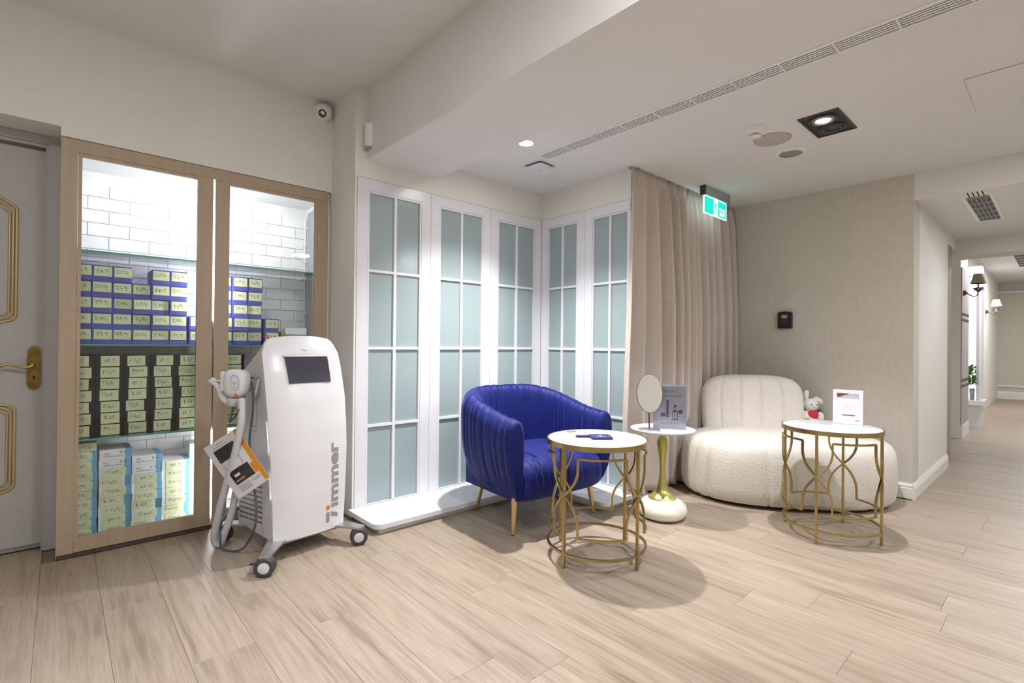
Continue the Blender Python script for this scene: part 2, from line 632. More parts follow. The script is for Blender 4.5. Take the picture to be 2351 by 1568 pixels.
struct('wall_right', MB().box(XW, XW+0.2, YH, YK+0.3, 0, ZC+0.1), M_beige, 'textured beige wall behind the cream sofa', 'wall')
wc = MB()
wc.box(XW+0.2, 6.15, YH, YH+0.12, 0, 2.3)
wc.box(6.15, 6.68, YH, YH+0.12, 2.072, 2.3)
struct('wall_corridor', wc, M_wall, 'warm cream corridor wall leading away from the sofa corner', 'wall')
wd = MB()
wd.box(6.15, 8.1, 1.25, 1.35, 0, 2.3)
wd.box(6.05, 6.15, YH+0.12, 1.35, 0, 2.3)
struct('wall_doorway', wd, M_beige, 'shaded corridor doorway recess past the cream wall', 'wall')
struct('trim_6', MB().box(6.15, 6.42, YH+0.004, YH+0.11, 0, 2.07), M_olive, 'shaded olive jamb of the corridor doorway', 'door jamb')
struct('wall_pilaster', MB().box(8.1, 8.75, 0.858, 1.35, 0, 2.62), M_trim, 'pale grey pilaster beyond the corridor doorway', 'wall')
struct('wall_corridor_far', MB().box(8.75, 15.3, 1.0, 1.1, 0, 2.62), M_trim, 'pale far stretch of corridor wall past the window', 'wall')
struct('wall_end', MB().box(15.3, 15.4, -1.4, 1.2, 0, 2.75), M_beige, 'beige end wall at the far end of the corridor', 'wall')
struct('wall_corridor_right', MB().box(XW, 15.3, -1.4, -1.3, 0, 2.75), M_wall, 'corridor wall out of view on the right', 'wall')
struct('wall_rear', MB().box(-2.2, XW, -2.4, -2.3, 0, ZL+0.1).box(XW, XW+0.1, -2.4, -1.3, 0, ZL+0.1), M_wall, 'cream wall behind the camera', 'wall')
struct('wall_far_left', MB().box(-2.2, -2.1, -2.3, YC+t, 0, ZL+0.1), M_wall, 'cream wall at the far left, out of view', 'wall')
# ---- ceilings, beam, headers
struct('ceiling', MB().box(-2.2, 1.437, -2.4, YC+0.5, ZL, ZL+0.1), M_ceil, 'higher flat ceiling over the cabinet and door', 'ceiling')
VX0, VX1, VY0, VY1 = 2.383, 2.468, -0.2, 2.375
cl = MB()
cl.box(1.964, VX0, -2.4, 3.4, ZC, ZC+0.14)
cl.box(VX1, XW, -2.4, 3.4, ZC, ZC+0.14)
cl.box(VX0, VX1, VY1, 3.4, ZC, ZC+0.14)
cl.box(VX0, VX1, -2.4, VY0, ZC, ZC+0.14)
cl.box(VX0, VX1, VY0, VY1, ZC+0.1, ZC+0.14)
struct('ceiling', cl, M_ceil, 'lower ceiling over the seating corner with slot vent', 'ceiling')
struct('ceiling_beam', MB().box(1.437, 1.964, -2.4, YP+0.1, ZB, ZL+0.1), M_ceil, 'deep boxed ceiling beam running toward the frosted panels', 'beam')
struct('trim_1', MB().box(XW, XW+0.2, -2.4, YH, 2.172, ZC+0.12).box(XW, XW+0.2, -2.4, YH, ZC+0.12, ZC+0.3), M_wall, 'cream header over the corridor opening', 'header')
struct('ceiling', MB().box(XW+0.2, 6.68, -1.4, YH+0.1, 2.178, 2.3), M_ceil, 'low ceiling of the near corridor stretch', 'ceiling')
struct('trim_2', MB().box(6.68, 7.0, -1.4, 1.35, 2.02, 2.7), M_wall, 'second header across the corridor', 'header')
struct('ceiling', MB().box(7.0, 15.4, -1.4, 1.35, 2.55, 2.7), M_ceil, 'ceiling of the far corridor stretch', 'ceiling')
struct('trim_3', MB().box(15.24, 15.3, -1.3, 1.0, 2.30, 2.345), M_white, 'white moulding line high on the corridor end wall', 'moulding')


def baseboard(name, p0, p1, nrm, label, h=0.11):
    """profile swept from p0 to p1, nrm = outward normal"""
    prof = [(0, 0), (0.016, 0), (0.016, h*0.68), (0.012, h*0.72), (0.012, h*0.78), (0.016, h*0.82), (0.010, h*0.92), (0.006, h), (0, h)]
    mb = MB()
    rows = [[(p[0]+nrm[0]*u, p[1]+nrm[1]*u, z) for u, z in prof] for p in (p0, p1)]
    mb.grid(rows, closed_v=True, smooth=False)
    n = len(prof)
    mb.add(rows[0], [tuple(range(n))])
    mb.add(rows[1], [tuple(range(n))])
    return struct(name, mb, M_trim, label, 'baseboard')


baseboard('baseboard_right', (XW, YH), (XW, 2.1), (-1, 0), 'white profiled baseboard below the beige wall')
baseboard('baseboard_corridor', (XW-0.016, YH), (6.13, YH), (0, -1), 'white baseboard along the near corridor wall')
baseboard('baseboard_end', (15.3, -1.3), (15.3, 1.0), (-1, 0), 'white baseboard at the corridor end wall', 0.16)
# second chair-rail line on the end wall
struct('trim_4', MB().box(15.28, 15.3, -1.3, 1.0, 0.26, 0.30), M_trim, 'low rail line on the corridor end wall', 'moulding')

# ---- door in the recess on the left
door = thing('door_1', 'white panelled door with gold mouldings and brass lever in the left recess', 'door', (-0.46, 3.60, 0.0), kind='structure')
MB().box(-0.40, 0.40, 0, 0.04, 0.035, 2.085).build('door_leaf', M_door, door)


def moulding(zlo, zhi, arch_top, name):
    x0, x1 = -0.27, 0.29
    pts = [(x0, zlo+0.03), (x0+0.05, zlo), (0.18, zlo-0.02), (x1-0.012, zlo+0.012), (x1, zlo+0.03)]
    if arch_top:
        pts += [(x1, zhi-0.035), (x1-0.012, zhi-0.02), (x1-0.07, zhi+0.02), (0.1, zhi+0.07), (x0+0.07, zhi+0.02), (x0, zhi-0.035)]
    else:
        pts += [(x1, zhi-0.025), (x1-0.02, zhi-0.005), (x1-0.08, zhi+0.01), (x0+0.06, zhi+0.01), (x0, zhi-0.025)]
    mb = MB()
    for k, (ins, rr) in enumerate(((0.0, 0.007), (0.013, 0.006), (0.026, 0.005))):
        cx, cz = (x0+x1)/2, (zlo+zhi)/2
        path = [(p[0]-math.copysign(ins, p[0]-cx), -0.003, p[1]-math.copysign(ins, p[1]-cz)) for p in pts]
        mb.tube(path, rr, 8, closed=True, up=(0, 1, 0))
    return mb.build(name, M_mould, door)


moulding(1.185, 1.80, True, 'moulding')
moulding(0.32, 0.765, False, 'moulding')
hp = MB()
pl = [(-0.026, -0.085), (-0.018, -0.105), (0, -0.118), (0.018, -0.105), (0.026, -0.085), (0.026, 0.05), (0.023, 0.06), (0.024, 0.09), (0.014, 0.104), (0, 0.112), (-0.014, 0.104), (-0.024, 0.09), (-0.023, 0.06), (-0.026, 0.05)]
hp.prism([(0.36+u, 0.953+v) for u, v in pl], -0.010, 0.0, 'y')
pl2 = [(u*0.68, v*0.78) for u, v in pl]
hp.prism([(0.36+u, 0.953+v) for u, v in pl2], -0.014, -0.009, 'y')
hplate = hp.build('handle_plate', M_brass, door)
MB().lathe([(0.0, -0.003), (0.0055, -0.003), (0.0055, 0.002)], (0.36, -0.014, 0.905), 12, axis='y').box(0.358, 0.362, -0.017, -0.013, 0.888, 0.905).build('keyhole', M_dark, hplate)
lv = MB()
lv.lathe([(0.0, -0.03), (0.012, -0.03), (0.013, -0.02), (0.010, -0.008), (0.012, 0)], (0.355, -0.012, 0.968), 16, axis='y')
lv.tube([(0.358, -0.040, 0.966), (0.345, -0.043, 0.957), (0.325, -0.045, 0.955), (0.30, -0.046, 0.960), (0.275, -0.046, 0.969), (0.255, -0.046, 0.971), (0.244, -0.046, 0.966)], [0.008, 0.008, 0.007, 0.0065, 0.006, 0.006, 0.009], 10)
lv.lathe([(0.0, -0.008), (0.008, -0.006), (0.010, 0), (0.008, 0.006), (0, 0.008)], (0.242, -0.046, 0.964), 10)
lv.tube([(0.356, -0.012, 0.968), (0.356, -0.042, 0.968)], 0.006, 8)
lv.build('lever', M_brassb, door)
cs = MB()
cs.box(-0.055, -0.0085, 3.56, 3.60, 0, 2.16)
cs.box(-0.065, -0.055, 3.572, 3.60, 0, 2.135)
cs.box(-0.9, -0.055, 3.56, 3.60, 2.115, 2.158)
cs.box(-0.9, -0.065, 3.572, 3.60, 2.10, 2.115)
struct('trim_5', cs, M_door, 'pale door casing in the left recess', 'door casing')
struct('wall_recess', MB().box(-2.1, 0.0, 3.645, 3.70, 0, 2.3).box(-2.1, -0.9, YC+t, 3.645, 0, 2.3), M_wall, 'wall around the door at the back of the recess', 'wall')

# ================================================================== DISPLAY CABINET
cab = thing('display_cabinet', 'tall tan wood display cabinet with two glass doors and lit interior', 'cabinet', (0.664, YC, 0))
CX = 0.664


def L(x):
    return x - CX


bd = MB()
bd.box(L(-0.0073), L(0.012), 0.032, 0.40, 0.0, 2.111)
bd.box(L(1.328), L(1.3585), 0.032, 0.40, 0.0, 2.111)
bd.box(L(0.012), L(1.328), 0.032, 0.40, 2.06, 2.111)
bd.box(L(0.012), L(1.328), 0.032, 0.40, 0.02, 0.052)
bd.build('carcass', M_white2, cab)
fr = MB()
fr.box(L(-0.0075), L(0.0585), 0, 0.03, 0.022, 2.111)
fr.box(L(0.0585), L(1.34), 0, 0.03, 2.048, 2.111)
fr.build('outer_frame', M_tan, cab)
MB().box(L(-0.004), L(1.35), 0.008, 0.06, 0.0, 0.021).build('plinth_shadow_strip', M_tan_dk, cab)  # dark colour stands for the shadow at the cabinet base
for x0, x1, g0, g1, lab in ((0.0600, 0.6595, 0.075, 0.581, None), (0.6685, 1.3395, 0.745, 1.250, None)):
    dm = MB()
    z0, z1, gz0, gz1 = 0.024, 2.0465, 0.097, 2.032
    dm.box(L(x0), L(g0), 0, 0.028, z0, z1)
    dm.box(L(g1), L(x1), 0, 0.028, z0, z1)
    dm.box(L(g0), L(g1), 0, 0.028, z0, gz0)
    dm.box(L(g0), L(g1), 0, 0.028, gz1, z1)
    dr = dm.build('door', M_tan, cab)
    MB().box(L(g0)-0.004, L(g1)+0.004, 0.014, 0.018, gz0-0.004, gz1+0.004).build('glass_pane', M_glass, dr)
bk = MB().box(L(0.012), L(1.328), 0.375, 0.395, 0.052, 2.06).build('back_panel', M_mortar, cab)
bw, bh, gap = 0.19, 0.0745, 0.0032
bmesh_cache = {}


def brick_mesh(w):
    k = round(w, 4)
    if k not in bmesh_cache:
        bm = bmesh.new()
        bmesh.ops.create_cube(bm, size=1)
        for v in bm.verts:
            v.co = (v.co.x*(w-gap), v.co.y*0.0125, v.co.z*(bh-gap))
        es = [e for e in bm.edges if all(v.co.y < 0 for v in e.verts)]
        bmesh.ops.bevel(bm, geom=es, offset=0.0012, segments=1, affect='EDGES')
        me = bpy.data.meshes.new('brick')
        bm.to_mesh(me)
        bm.free()
        me.materials.append(M_brick)
        bmesh_cache[k] = me
    return bmesh_cache[k]


rb = random.Random(5)
row = 0
z = 0.054
while z + bh < 2.06:
    xx = 0.0127 - (0 if row % 2 else bw/2)
    while xx < 1.327:
        a, b = max(xx, 0.0127), min(xx+bw, 1.3273)
        if b-a > 0.03:
            link('brick', brick_mesh(b-a), None, bk, (L((a+b)/2), 0.370 + rb.uniform(-0.0012, 0.0012), z+bh/2))
        xx += bw
    z += bh
    row += 1
for zt, th_, y0 in ((1.566, 0.008, 0.045), (1.0765, 0.008, 0.045), (0.585, 0.009, 0.042)):
    sh = MB().box(L(0.014), L(1.326), y0+0.002, 0.355, zt-th_, zt).build('glass_shelf', M_shelfglass, cab)
    MB().box(L(0.014), L(1.326), y0, y0+0.002, zt-th_, zt).build('shelf_edge', M_teal, sh)
# vertical LED bars behind the meeting stiles
for z0_, z1_ in ((1.22, 2.04), (0.07, 0.57)):
    MB().box(-0.0065, 0.0065, 0.036, 0.044, z0_, z1_).build('led_strip', M_led, cab)
MB().box(-0.5, 0.5, 0.038, 0.046, 2.053, 2.059).build('led_strip', M_led, cab)  # top bar, added and run long to brighten the bricks
# lamp cable clipped down the right inner corner
cb = MB().tube([(L(1.312)+0.002*math.sin(i*1.7), 0.352+0.002*math.cos(i*2.3), 0.9+i*0.058) for i in range(20)], 0.0045, 8).build('cable', M_white2, cab)
for i in range(7):
    MB().box(L(1.312)-0.014, L(1.326), 0.344, 0.356, 1.17+i*0.125, 1.18+i*0.125).build('cable_clip', M_white2, cb)
MB().box(L(1.3255), L(1.3279), 0.05, 0.34, 0.9, 2.03).build('side_channel', M_alu, cab)


# ================================================================== BOXES IN THE CABINET
def scribble(seed, w, h, n=3, slash=True):
    r = random.Random(seed)
    mb = MB()

    def stroke(x0, z0, x1, z1, wd):
        dx, dz = x1-x0, z1-z0
        ll = math.hypot(dx, dz) or 1
        nx, nz = -dz/ll*wd, dx/ll*wd
        mb.add([(x0-nx, 0, z0-nz), (x1-nx, 0, z1-nz), (x1+nx, 0, z1+nz), (x0+nx, 0, z0+nz)], [(0, 1, 2, 3)])
    cw = w*0.2
    for k in range(n):
        cx = -w*0.28 + k*w*0.22 + r.uniform(-0.02, 0.02)*w
        cz = h*0.04 + r.uniform(-0.05, 0.05)*h
        for _ in range(r.randint(5, 8)):
            a, b = r.uniform(-0.45, 0.45)*cw, r.uniform(-0.17, 0.17)*h
            if r.random() < 0.55:
                stroke(cx+a-cw*0.25, cz+b, cx+a+cw*0.2, cz+b+r.uniform(-0.02, 0.06)*h, 0.0007)
            else:
                stroke(cx+a, cz+b+h*0.12, cx+a-r.uniform(-0.1, 0.2)*cw, cz+b-h*0.1, 0.0007)
    if slash:
        stroke(w*0.30, h*0.12, w*0.22, -h*0.25, 0.0006)
        for _ in range(4):
            a = w*0.26 + r.uniform(0, 0.14)*w
            stroke(a, -h*0.33, a+w*0.05, -h*0.31, 0.0005)
    return mb.mesh('handwriting')


HW = {}


def hand(kind, w, h, n=3, slash=True):
    k = (kind, random.randint(0, 5))
    if k not in HW:
        HW[k] = scribble(hash(k[1])*31 + len(kind), w, h, n, slash)
        HW[k].materials.append(M_ink)
    return HW[k]


ORD = ['first', 'second', 'third', 'fourth', 'fifth', 'sixth', 'seventh', 'eighth', 'ninth', 'tenth']
MESH = {}


def cached(key, fn):
    if key not in MESH:
        MESH[key] = fn()
    return MESH[key]


def box_mesh(w, dp, h, bev=0.0012):
    return MB().box(-w/2, w/2, 0, dp, 0, h, bev).mesh('carton')


def noted_box(name, w, dp, h, loc, m_box, note, label, group, hwkind, cat='box', nn=3, slash=True):
    """carton whose front face sits at local y=0, with a paper note on it"""
    t_ = thing(name, label, cat, loc, random.uniform(-0.012, 0.012), group)
    link('carton', cached((name, w, dp, h), lambda: box_mesh(w, dp, h)), m_box, t_)
    if note:
        nw, nh, nz, nx = note
        nm = cached(('note', nw, nh), lambda: MB().box(-nw/2, nw/2, -0.0008, 0.0, -nh/2, nh/2).mesh('note'))
        no = link('note', nm, M_note, t_, (nx, -0.0004, nz), (0, random.uniform(-0.02, 0.02), 0))
        link('handwriting', hand(hwkind, nw, nh, nn, slash), None, no, (0, -0.0011, 0))
    return t_


# violet-blue cartons on the middle shelf
SH2 = 1.0765
rr_ = random.Random(11)
blue_cols = [(0.0785, 5, 'left'), (0.1645, 5, 'left'), (0.2505, 5, 'left'), (0.3365, 4, 'left'), (0.4225, 5, 'left'), (0.5085, 5, 'left'), (0.6105, 2, 'left'),
             (0.7435, 5, 'right'), (0.8305, 5, 'right'), (0.9175, 5, 'right'), (1.0195, 2, 'right')]
for ci, (cx, n, side) in enumerate(blue_cols):
    for k in range(n):
        yy = 3.462 + rr_.uniform(-0.008, 0.012) + (0.03 if ci == 6 else 0)
        if side == 'right' and k < 2 and ci < 9:
            yy -= 0.02
        col = ci+1 if side == 'left' else ci-6
        lab = 'violet-blue carton with yellow note, %s row up, stack %s, middle shelf, %s glass door' % (ORD[k], ORD[col-1], side)
        noted_box('blue_carton', 0.0845, 0.19, 0.0845, (cx + rr_.uniform(-0.0007, 0.0007), yy, SH2 + k*0.0846), M_blue,
                  (0.076, 0.052, 0.052, 0.002 + rr_.uniform(-0.002, 0.002)), lab, 'violet-blue cartons on the middle glass shelf', 'blue')
# dark cartons on the lower shelf
SH3 = 0.585
blk = [(0.0805, 7, 'left'), (0.199, 7, 'left'), (0.3185, 7, 'left'), (0.4405, 7, 'left'), (0.5625, 7, 'left'), (0.8000, 7, 'right')]
for ci, (cx, n, side) in enumerate(blk):
    for k in range(n):
        where = 'stack %s, left glass door' % ORD[ci] if side == 'left' else 'stack behind the white machine'
        lab = 'flat black carton with yellow note, %s row up, %s' % (ORD[k], where)
        noted_box('black_carton', 0.117, 0.2, 0.0615, (cx + rr_.uniform(-0.0015, 0.0015), 3.455 + rr_.uniform(-0.004, 0.006), SH3 + k*0.0617), M_black,
                  (0.080, 0.056, 0.0305, rr_.uniform(-0.008, 0.008)), lab, 'flat black cartons on the lower glass shelf', 'black', slash=False)
# white and light blue glove cartons on the cabinet floor
wcols = [(0.0845, 9), (0.2285, 9), (0.3695, 8), (0.5065, 7)]
pr1 = MB().box(-0.05, -0.03, -0.0005, 0, 0.030, 0.0335).mesh('red_mark')
pr1.materials.append(M_redprint)
pm = MB()
for k in range(9):
    pm.box(-0.05+k*0.009, -0.043+k*0.009, -0.0005, 0, 0.012, 0.0165)
for k in range(6):
    pm.box(-0.05+k*0.006, -0.0455+k*0.006, -0.0005, 0, 0.021, 0.0235)
pr2 = pm.mesh('printed_lettering')
pr2.materials.append(M_greyprint)
bl_end = MB().box(0.040, 0.0690, -0.0004, 0.0, 0.001, 0.0495).box(0.040, 0.0690, 0, 0.18, 0.0495, 0.0503).mesh('blue_end')
bl_end.materials.append(M_skyblue)
for ci, (cx, n) in enumerate(wcols):
    for k in range(n):
        plain = (ci in (1, 2) and k >= n-2)
        lab = 'white and light blue carton, %s row up, %s stack on the cabinet floor' % (ORD[k], ORD[ci])
        note = None if plain else ((0.096, 0.044, 0.025, -0.020 + 0.018*rr_.choice((0, 1, 1))) if ci else (0.096, 0.044, 0.025, 0.0))
        b_ = noted_box('glove_carton', 0.138, 0.2, 0.0500, (cx + rr_.uniform(-0.002, 0.002), 3.452 + rr_.uniform(-0.006, 0.006), 0.0525 + k*0.0505), M_card,
                       note, lab, 'white and light blue cartons on the cabinet floor', 'white', nn=3)
        link('blue_end', bl_end, None, b_)
        link('red_mark', pr1, None, b_)
        link('printed_lettering', pr2, None, b_)
        if plain:
            link('handwriting', hand('plain', 0.08, 0.04, 2, False), None, b_, (0.045, -0.0012, 0.028))
pad = thing('note_pad', 'tall yellow paper pad lying on the first stack of white cartons', 'notepad', (0.0845, 3.46, 0.508))
MB().box(-0.066, 0.066, 0, 0.075, 0, 0.045, 0.001).build('paper_block', M_note, pad)
link('handwriting', hand('pad', 0.09, 0.05, 3, True), None, pad, (0.02, -0.0015, 0.022))
tallc = thing('white_carton', 'upright white carton with yellow slip at the meeting stile on the cabinet floor', 'box', (0.607, 3.50, 0.0525))
MB().box(-0.027, 0.027, 0, 0.15, 0, 0.43, 0.001).build('carton', M_card, tallc)
MB().box(-0.02, 0.02, -0.001, 0, 0.35, 0.42).build('note', M_note, tallc)
# open kraft carton with white flap
kb = thing('kraft_carton', 'open brown kraft carton with white flap beside the blue cartons', 'box', (1.170, 3.48, SH2))
k1 = MB()
k1.box(-0.085, 0.085, 0, 0.004, 0, 0.075).box(-0.085, 0.085, 0.116, 0.12, 0, 0.092).box(-0.085, -0.081, 0.004, 0.116, 0, 0.085).box(0.081, 0.085, 0.004, 0.116, 0, 0.085).box(-0.081, 0.081, 0.004, 0.116, 0, 0.004)
k1.build('carton', M_kraft, kb)
MB().add([(-0.06, -0.004, 0.070), (0.075, -0.004, 0.070), (0.085, 0.02, 0.115), (-0.055, 0.02, 0.112), (-0.06, -0.0065, 0.071), (0.075, -0.0065, 0.071), (0.085, 0.0175, 0.116), (-0.055, 0.0175, 0.113)],
         [(0, 1, 2, 3), (7, 6, 5, 4), (0, 4, 5, 1), (1, 5, 6, 2), (2, 6, 7, 3), (3, 7, 4, 0)]).build('white_flap', M_card, kb)
MB().add([(0.075, -0.004, 0.068), (0.095, 0.02, 0.068), (0.105, 0.024, 0.113), (0.085, 0.02, 0.117)], [(0, 1, 2, 3)]).add([(-0.085, 0.0, 0.07), (-0.065, -0.004, 0.07), (-0.057, 0.018, 0.113), (-0.085, 0.01, 0.10)], [(0, 1, 2, 3)]).build('side_flap', M_kraft, kb)

# ================================================================== FROSTED PANELS AND PLINTH
ZG0, ZG1, ZPT, ZP0 = 0.0665, 2.057, 2.143, 0.061


def frosted_panel(loc, rz, w, label, rs=0.088):
    """panel face looks along local -y, width along local x from 0..w, back at y=.03"""
    p = thing('frosted_panel', label, 'panel', loc, rz, 'white framed frosted glass panels')
    s0, s1 = 0.086, w-rs
    f = MB()
    e = 0.0012
    f.box(e, s0-0.014, 0, 0.028, ZP0, ZPT)
    f.box(s1+0.014, w-e, 0, 0.028, ZP0, ZPT)
    f.box(s0-0.014, s1+0.014, 0, 0.028, ZG1+0.014, ZPT)
    f.build('frame', M_white, p)
    bd_ = MB()
    bd_.box(s0-0.0125, s0, 0.0015, 0.028, ZP0, ZG1+0.0125)
    bd_.box(s1, s1+0.0125, 0.0015, 0.028, ZP0, ZG1+0.0125)
    bd_.box(s0, s1, 0.0015, 0.028, ZG1, ZG1+0.0125)
    bd_.box(s0, s1, 0.0015, 0.028, ZP0, ZG0)
    bd_.build('glazing_bead', M_white, p)
    mw = 0.010
    xm = (s0+s1)/2
    MB().box(xm-mw, xm+mw, 0.0015, 0.016, ZG0, ZG1, 0.002).build('muntin', M_white, p)
    dz = (ZG1-ZG0)/4
    for k in range(1, 4):
        MB().box(s0, xm-mw, 0.002, 0.016, ZG0+k*dz-mw*0.9, ZG0+k*dz+mw*0.9, 0.002).box(xm+mw, s1, 0.002, 0.016, ZG0+k*dz-mw*0.9, ZG0+k*dz+mw*0.9, 0.002).build('muntin', M_white, p)
    for k in range(4):
        a = ZG0+k*dz + (mw*0.9 if k else 0)
        b = ZG0+(k+1)*dz - (mw*0.9 if k < 3 else 0)
        MB().box(s0, xm-mw, 0.014, 0.022, a, b).build('pane', M_frost, p)
        MB().box(xm+mw, s1, 0.014, 0.022, a, b).build('pane', M_frost, p)
    return p


frosted_panel((1.374, YP, 0), 0, 0.544, 'white framed frosted glass panel nearest the medical machine')
frosted_panel((1.918, YP, 0), 0, 0.544, 'white framed frosted panel just left of the blue armchair back')
frosted_panel((2.462, YP, 0), 0, 0.557, 'white framed frosted panel left of the inside corner')
frosted_panel((XR, YP-0.0005, 0), -PI/2, 0.474, 'white framed frosted panel right of the inside corner')
frosted_panel((XR, 2.508, 0), -PI/2, 0.418, 'white framed frosted panel partly covered by the curtain', 0.029)
# L-shaped plinth in front of the panels


def rounded(pts, rad):
    out = []
    n = len(pts)
    for i in range(n):
        p = Vector(pts[i])
        r_ = rad[i]
        if r_ <= 0:
            out.append(tuple(p))
            continue
        a = (Vector(pts[i-1])-p).normalized()
        b = (Vector(pts[(i+1) % n])-p).normalized()
        c = p + (a+b)*r_
        for k in range(7):
            s_ = k/6
            q = p + a*r_*(1-s_)**2 + b*r_*s_**2
            out.append(tuple(q))
    return out


pl_ = thing('display_plinth', 'low white L-shaped plinth running under the frosted panels', 'plinth', (1.36, 2.63, 0))
top = [(0.0, 0.0), (1.31, 0.0), (1.31, -0.63), (1.658, -0.63), (1.658, 0.352), (0.0, 0.352)]
tp = rounded([(p[0]-0.025, p[1]-0.02) if i < 4 and i not in (3,) else p for i, p in enumerate([(0.0, 0.0), (1.31, 0.0), (1.31, -0.60), (1.658, -0.62), (1.658, 0.352), (-0.025, 0.352)])], [0.06, 0, 0.06, 0, 0, 0])
MB().prism(tp, 0.034, 0.060).build('top_board', M_white, pl_)
MB().prism([(0.01, 0.012), (1.325, 0.012), (1.325, -0.58), (1.658, -0.58), (1.658, 0.352), (0.01, 0.352)], 0.0, 0.034).build('base', M_white, pl_)

# ================================================================== TREATMENT MACHINE ON CASTERS
mc = thing('treatment_machine', 'white wheeled medical treatment machine with tilted screen beside the display cabinet', 'machine', (0.9935, 2.639, 0), 0.122)


def lerp_tab(tab, z):
    if z <= tab[0][0]:
        return tab[0][1]
    for (a, va), (b, vb) in zip(tab, tab[1:]):
        if z <= b:
            s_ = (z-a)/(b-a)
            s_ = s_*s_*(3-2*s_) if False else s_
            return va+(vb-va)*s_
    return tab[-1][1]


HWT = [(0.09, 0.192), (0.3, 0.200), (0.55, 0.210), (0.8, 0.216), (1.0, 0.213), (1.08, 0.208), (1.14, 0.20)]
YFT = [(0.09, 0.004), (0.3, 0.0), (0.5, 0.004), (0.65, 0.018), (0.8, 0.043), (0.95, 0.082), (1.05, 0.118), (1.14, 0.165)]


def mfront(sx, z):
    w_ = lerp_tab(HWT, z)
    return (w_*sx, lerp_tab(YFT, z) + 0.030*abs(sx)**3.0, z)


NX, NZ = 28, 40
rows = []
for j in range(NZ+1):
    r_ = []
    for i in range(NX+1):
        sx = -1+2*i/NX
        zt = 1.132 - 0.022*sx*sx - 0.07*max(0, (abs(sx)-0.72)/0.28)**3
        z = 0.09 + (zt-0.09)*(j/NZ)
        r_.append(mfront(sx, z))
    rows.append(r_)
fp = MB().grid(rows)
ring = [rows[0][i] for i in range(NX+1)] + [rows[j][NX] for j in range(1, NZ+1)] + [rows[NZ][i] for i in range(NX-1, -1, -1)] + [rows[j][0] for j in range(NZ-1, 0, -1)]
mid = [(p[0]*0.985, p[1]+0.035, p[2] - (0.004 if p[2] > 1.0 else 0)) for p in ring]
back = [(p[0]*0.93, p[1]+0.065, p[2]-(0.012 if p[2] > 1.0 else 0)) for p in ring]
fp.grid([ring, mid, back], closed_v=True)
fp.add(back, [tuple(range(len(back)))])
fp.build('front_cover', M_machine, mc)
by = MB()
prof = [(0.05, 0.092), (0.478, 0.092), (0.485, 0.12), (0.485, 0.90), (0.46, 0.935), (0.40, 0.955), (0.22, 1.06), (0.19, 1.075), (0.15, 1.075), (0.06, 0.75)]
by.prism(prof, -0.188, 0.188, 'x')
bod = by.build('body', M_machine2, mc)
bv = bod.modifiers.new('bevel', 'BEVEL')
bv.width = 0.012
bv.segments = 3
# side panel seam, handle and service print
MB().tube([(-0.189, 0.17, 0.905), (-0.189, 0.40, 0.905)], 0.0015, 6).build('panel_seam', M_grey, mc)
MB().tube([(0.186, 0.20, 1.0), (0.212, 0.21, 0.985), (0.218, 0.22, 0.93), (0.212, 0.22, 0.88), (0.186, 0.22, 0.865)], 0.010, 10).build('side_handle', M_machine, mc)
sl = MB()
for rz_ in range(9):
    for cy_ in range(7):
        yy = 0.445 - cy_*0.042 - (0.0)
        zz = 0.13 + rz_*0.026 + cy_*0.004
        if cy_ < 3 and rz_ > 6 - cy_:
            pass
        sl.box(-0.1895, -0.186, yy-0.017, yy+0.016, zz, zz+0.006)
o_ = sl.build('vent_slots', M_dark, mc)
o_['kind'] = 'stuff'
MB().box(-0.1892, -0.187, 0.25, 0.33, 0.62, 0.624).box(-0.1892, -0.187, 0.26, 0.31, 0.645, 0.649).box(-0.1892, -0.187, 0.30, 0.325, 0.668, 0.674).build('side_print', M_grey, mc)
MB().box(-0.17, 0.17, 0.03, 0.46, 0.074, 0.092).build('base_plate', M_grey, mc)
# screen and small name above it


def msurf(x, z, lift):
    w_ = lerp_tab(HWT, z)
    y0 = lerp_tab(YFT, z) + 0.030*abs(x/w_)**3
    return (x, y0-lift, z)


sc_rows = []
for lift in (0.0055,):
    for z in (0.882, 0.93, 0.975, 1.018):
        sc_rows.append([(x_, lerp_tab(YFT, z)-0.0045+0.001, z) for x_ in (-0.113+0.02*(1-(z-0.882)/0.136)*0.4, 0.0, 0.124)])
s_f = MB().grid(sc_rows, smooth=False)
outer = sc_rows[0] + [r_[-1] for r_ in sc_rows[1:]] + sc_rows[-1][-2::-1] + [r_[0] for r_ in sc_rows[-2:0:-1]]
s_f.grid([outer, [(p[0], p[1]+0.012, p[2]) for p in outer]], closed_v=True, smooth=False)
s_f.build('screen', M_screen, mc)
bz = MB()
lo_, hi_ = [], []
for k in range(13):
    x_ = -0.118 + 0.247*k/12
    a_ = 1.021
    b_ = 1.028 + 0.010*math.sin(PI*k/12)
    lo_.append((x_, lerp_tab(YFT, a_)-0.006, a_))
    hi_.append((x_, lerp_tab(YFT, b_)-0.0015, b_))
bz.grid([lo_, hi_, [(p[0], p[1]+0.015, p[2]) for p in hi_]])
bz.build('screen_hood', M_machine2, mc)
nm_ = fit(text_mb('Zimmer', 0.02), 0.032, 0.0075)
nm_.v = [msurf(p[0]-0.002, 1.055+p[1], 0.0012) for p in nm_.v]
nm_.build('small_lettering', M_logo, mc)
# large upright lettering on the front: stylised z, then the other letters, reading upward
US = 0.43/1310
V0 = 0.148         # baseline x


def lg(u, v, lift=0.0012):
    return msurf(V0 - v*US, 0.128 + u*US, lift)


def poly(pts, mname, mt):
    mb_ = MB()
    mb_.add([lg(*p) for p in pts], [tuple(range(len(pts)))])
    return mb_.build(mname, mt, mc)


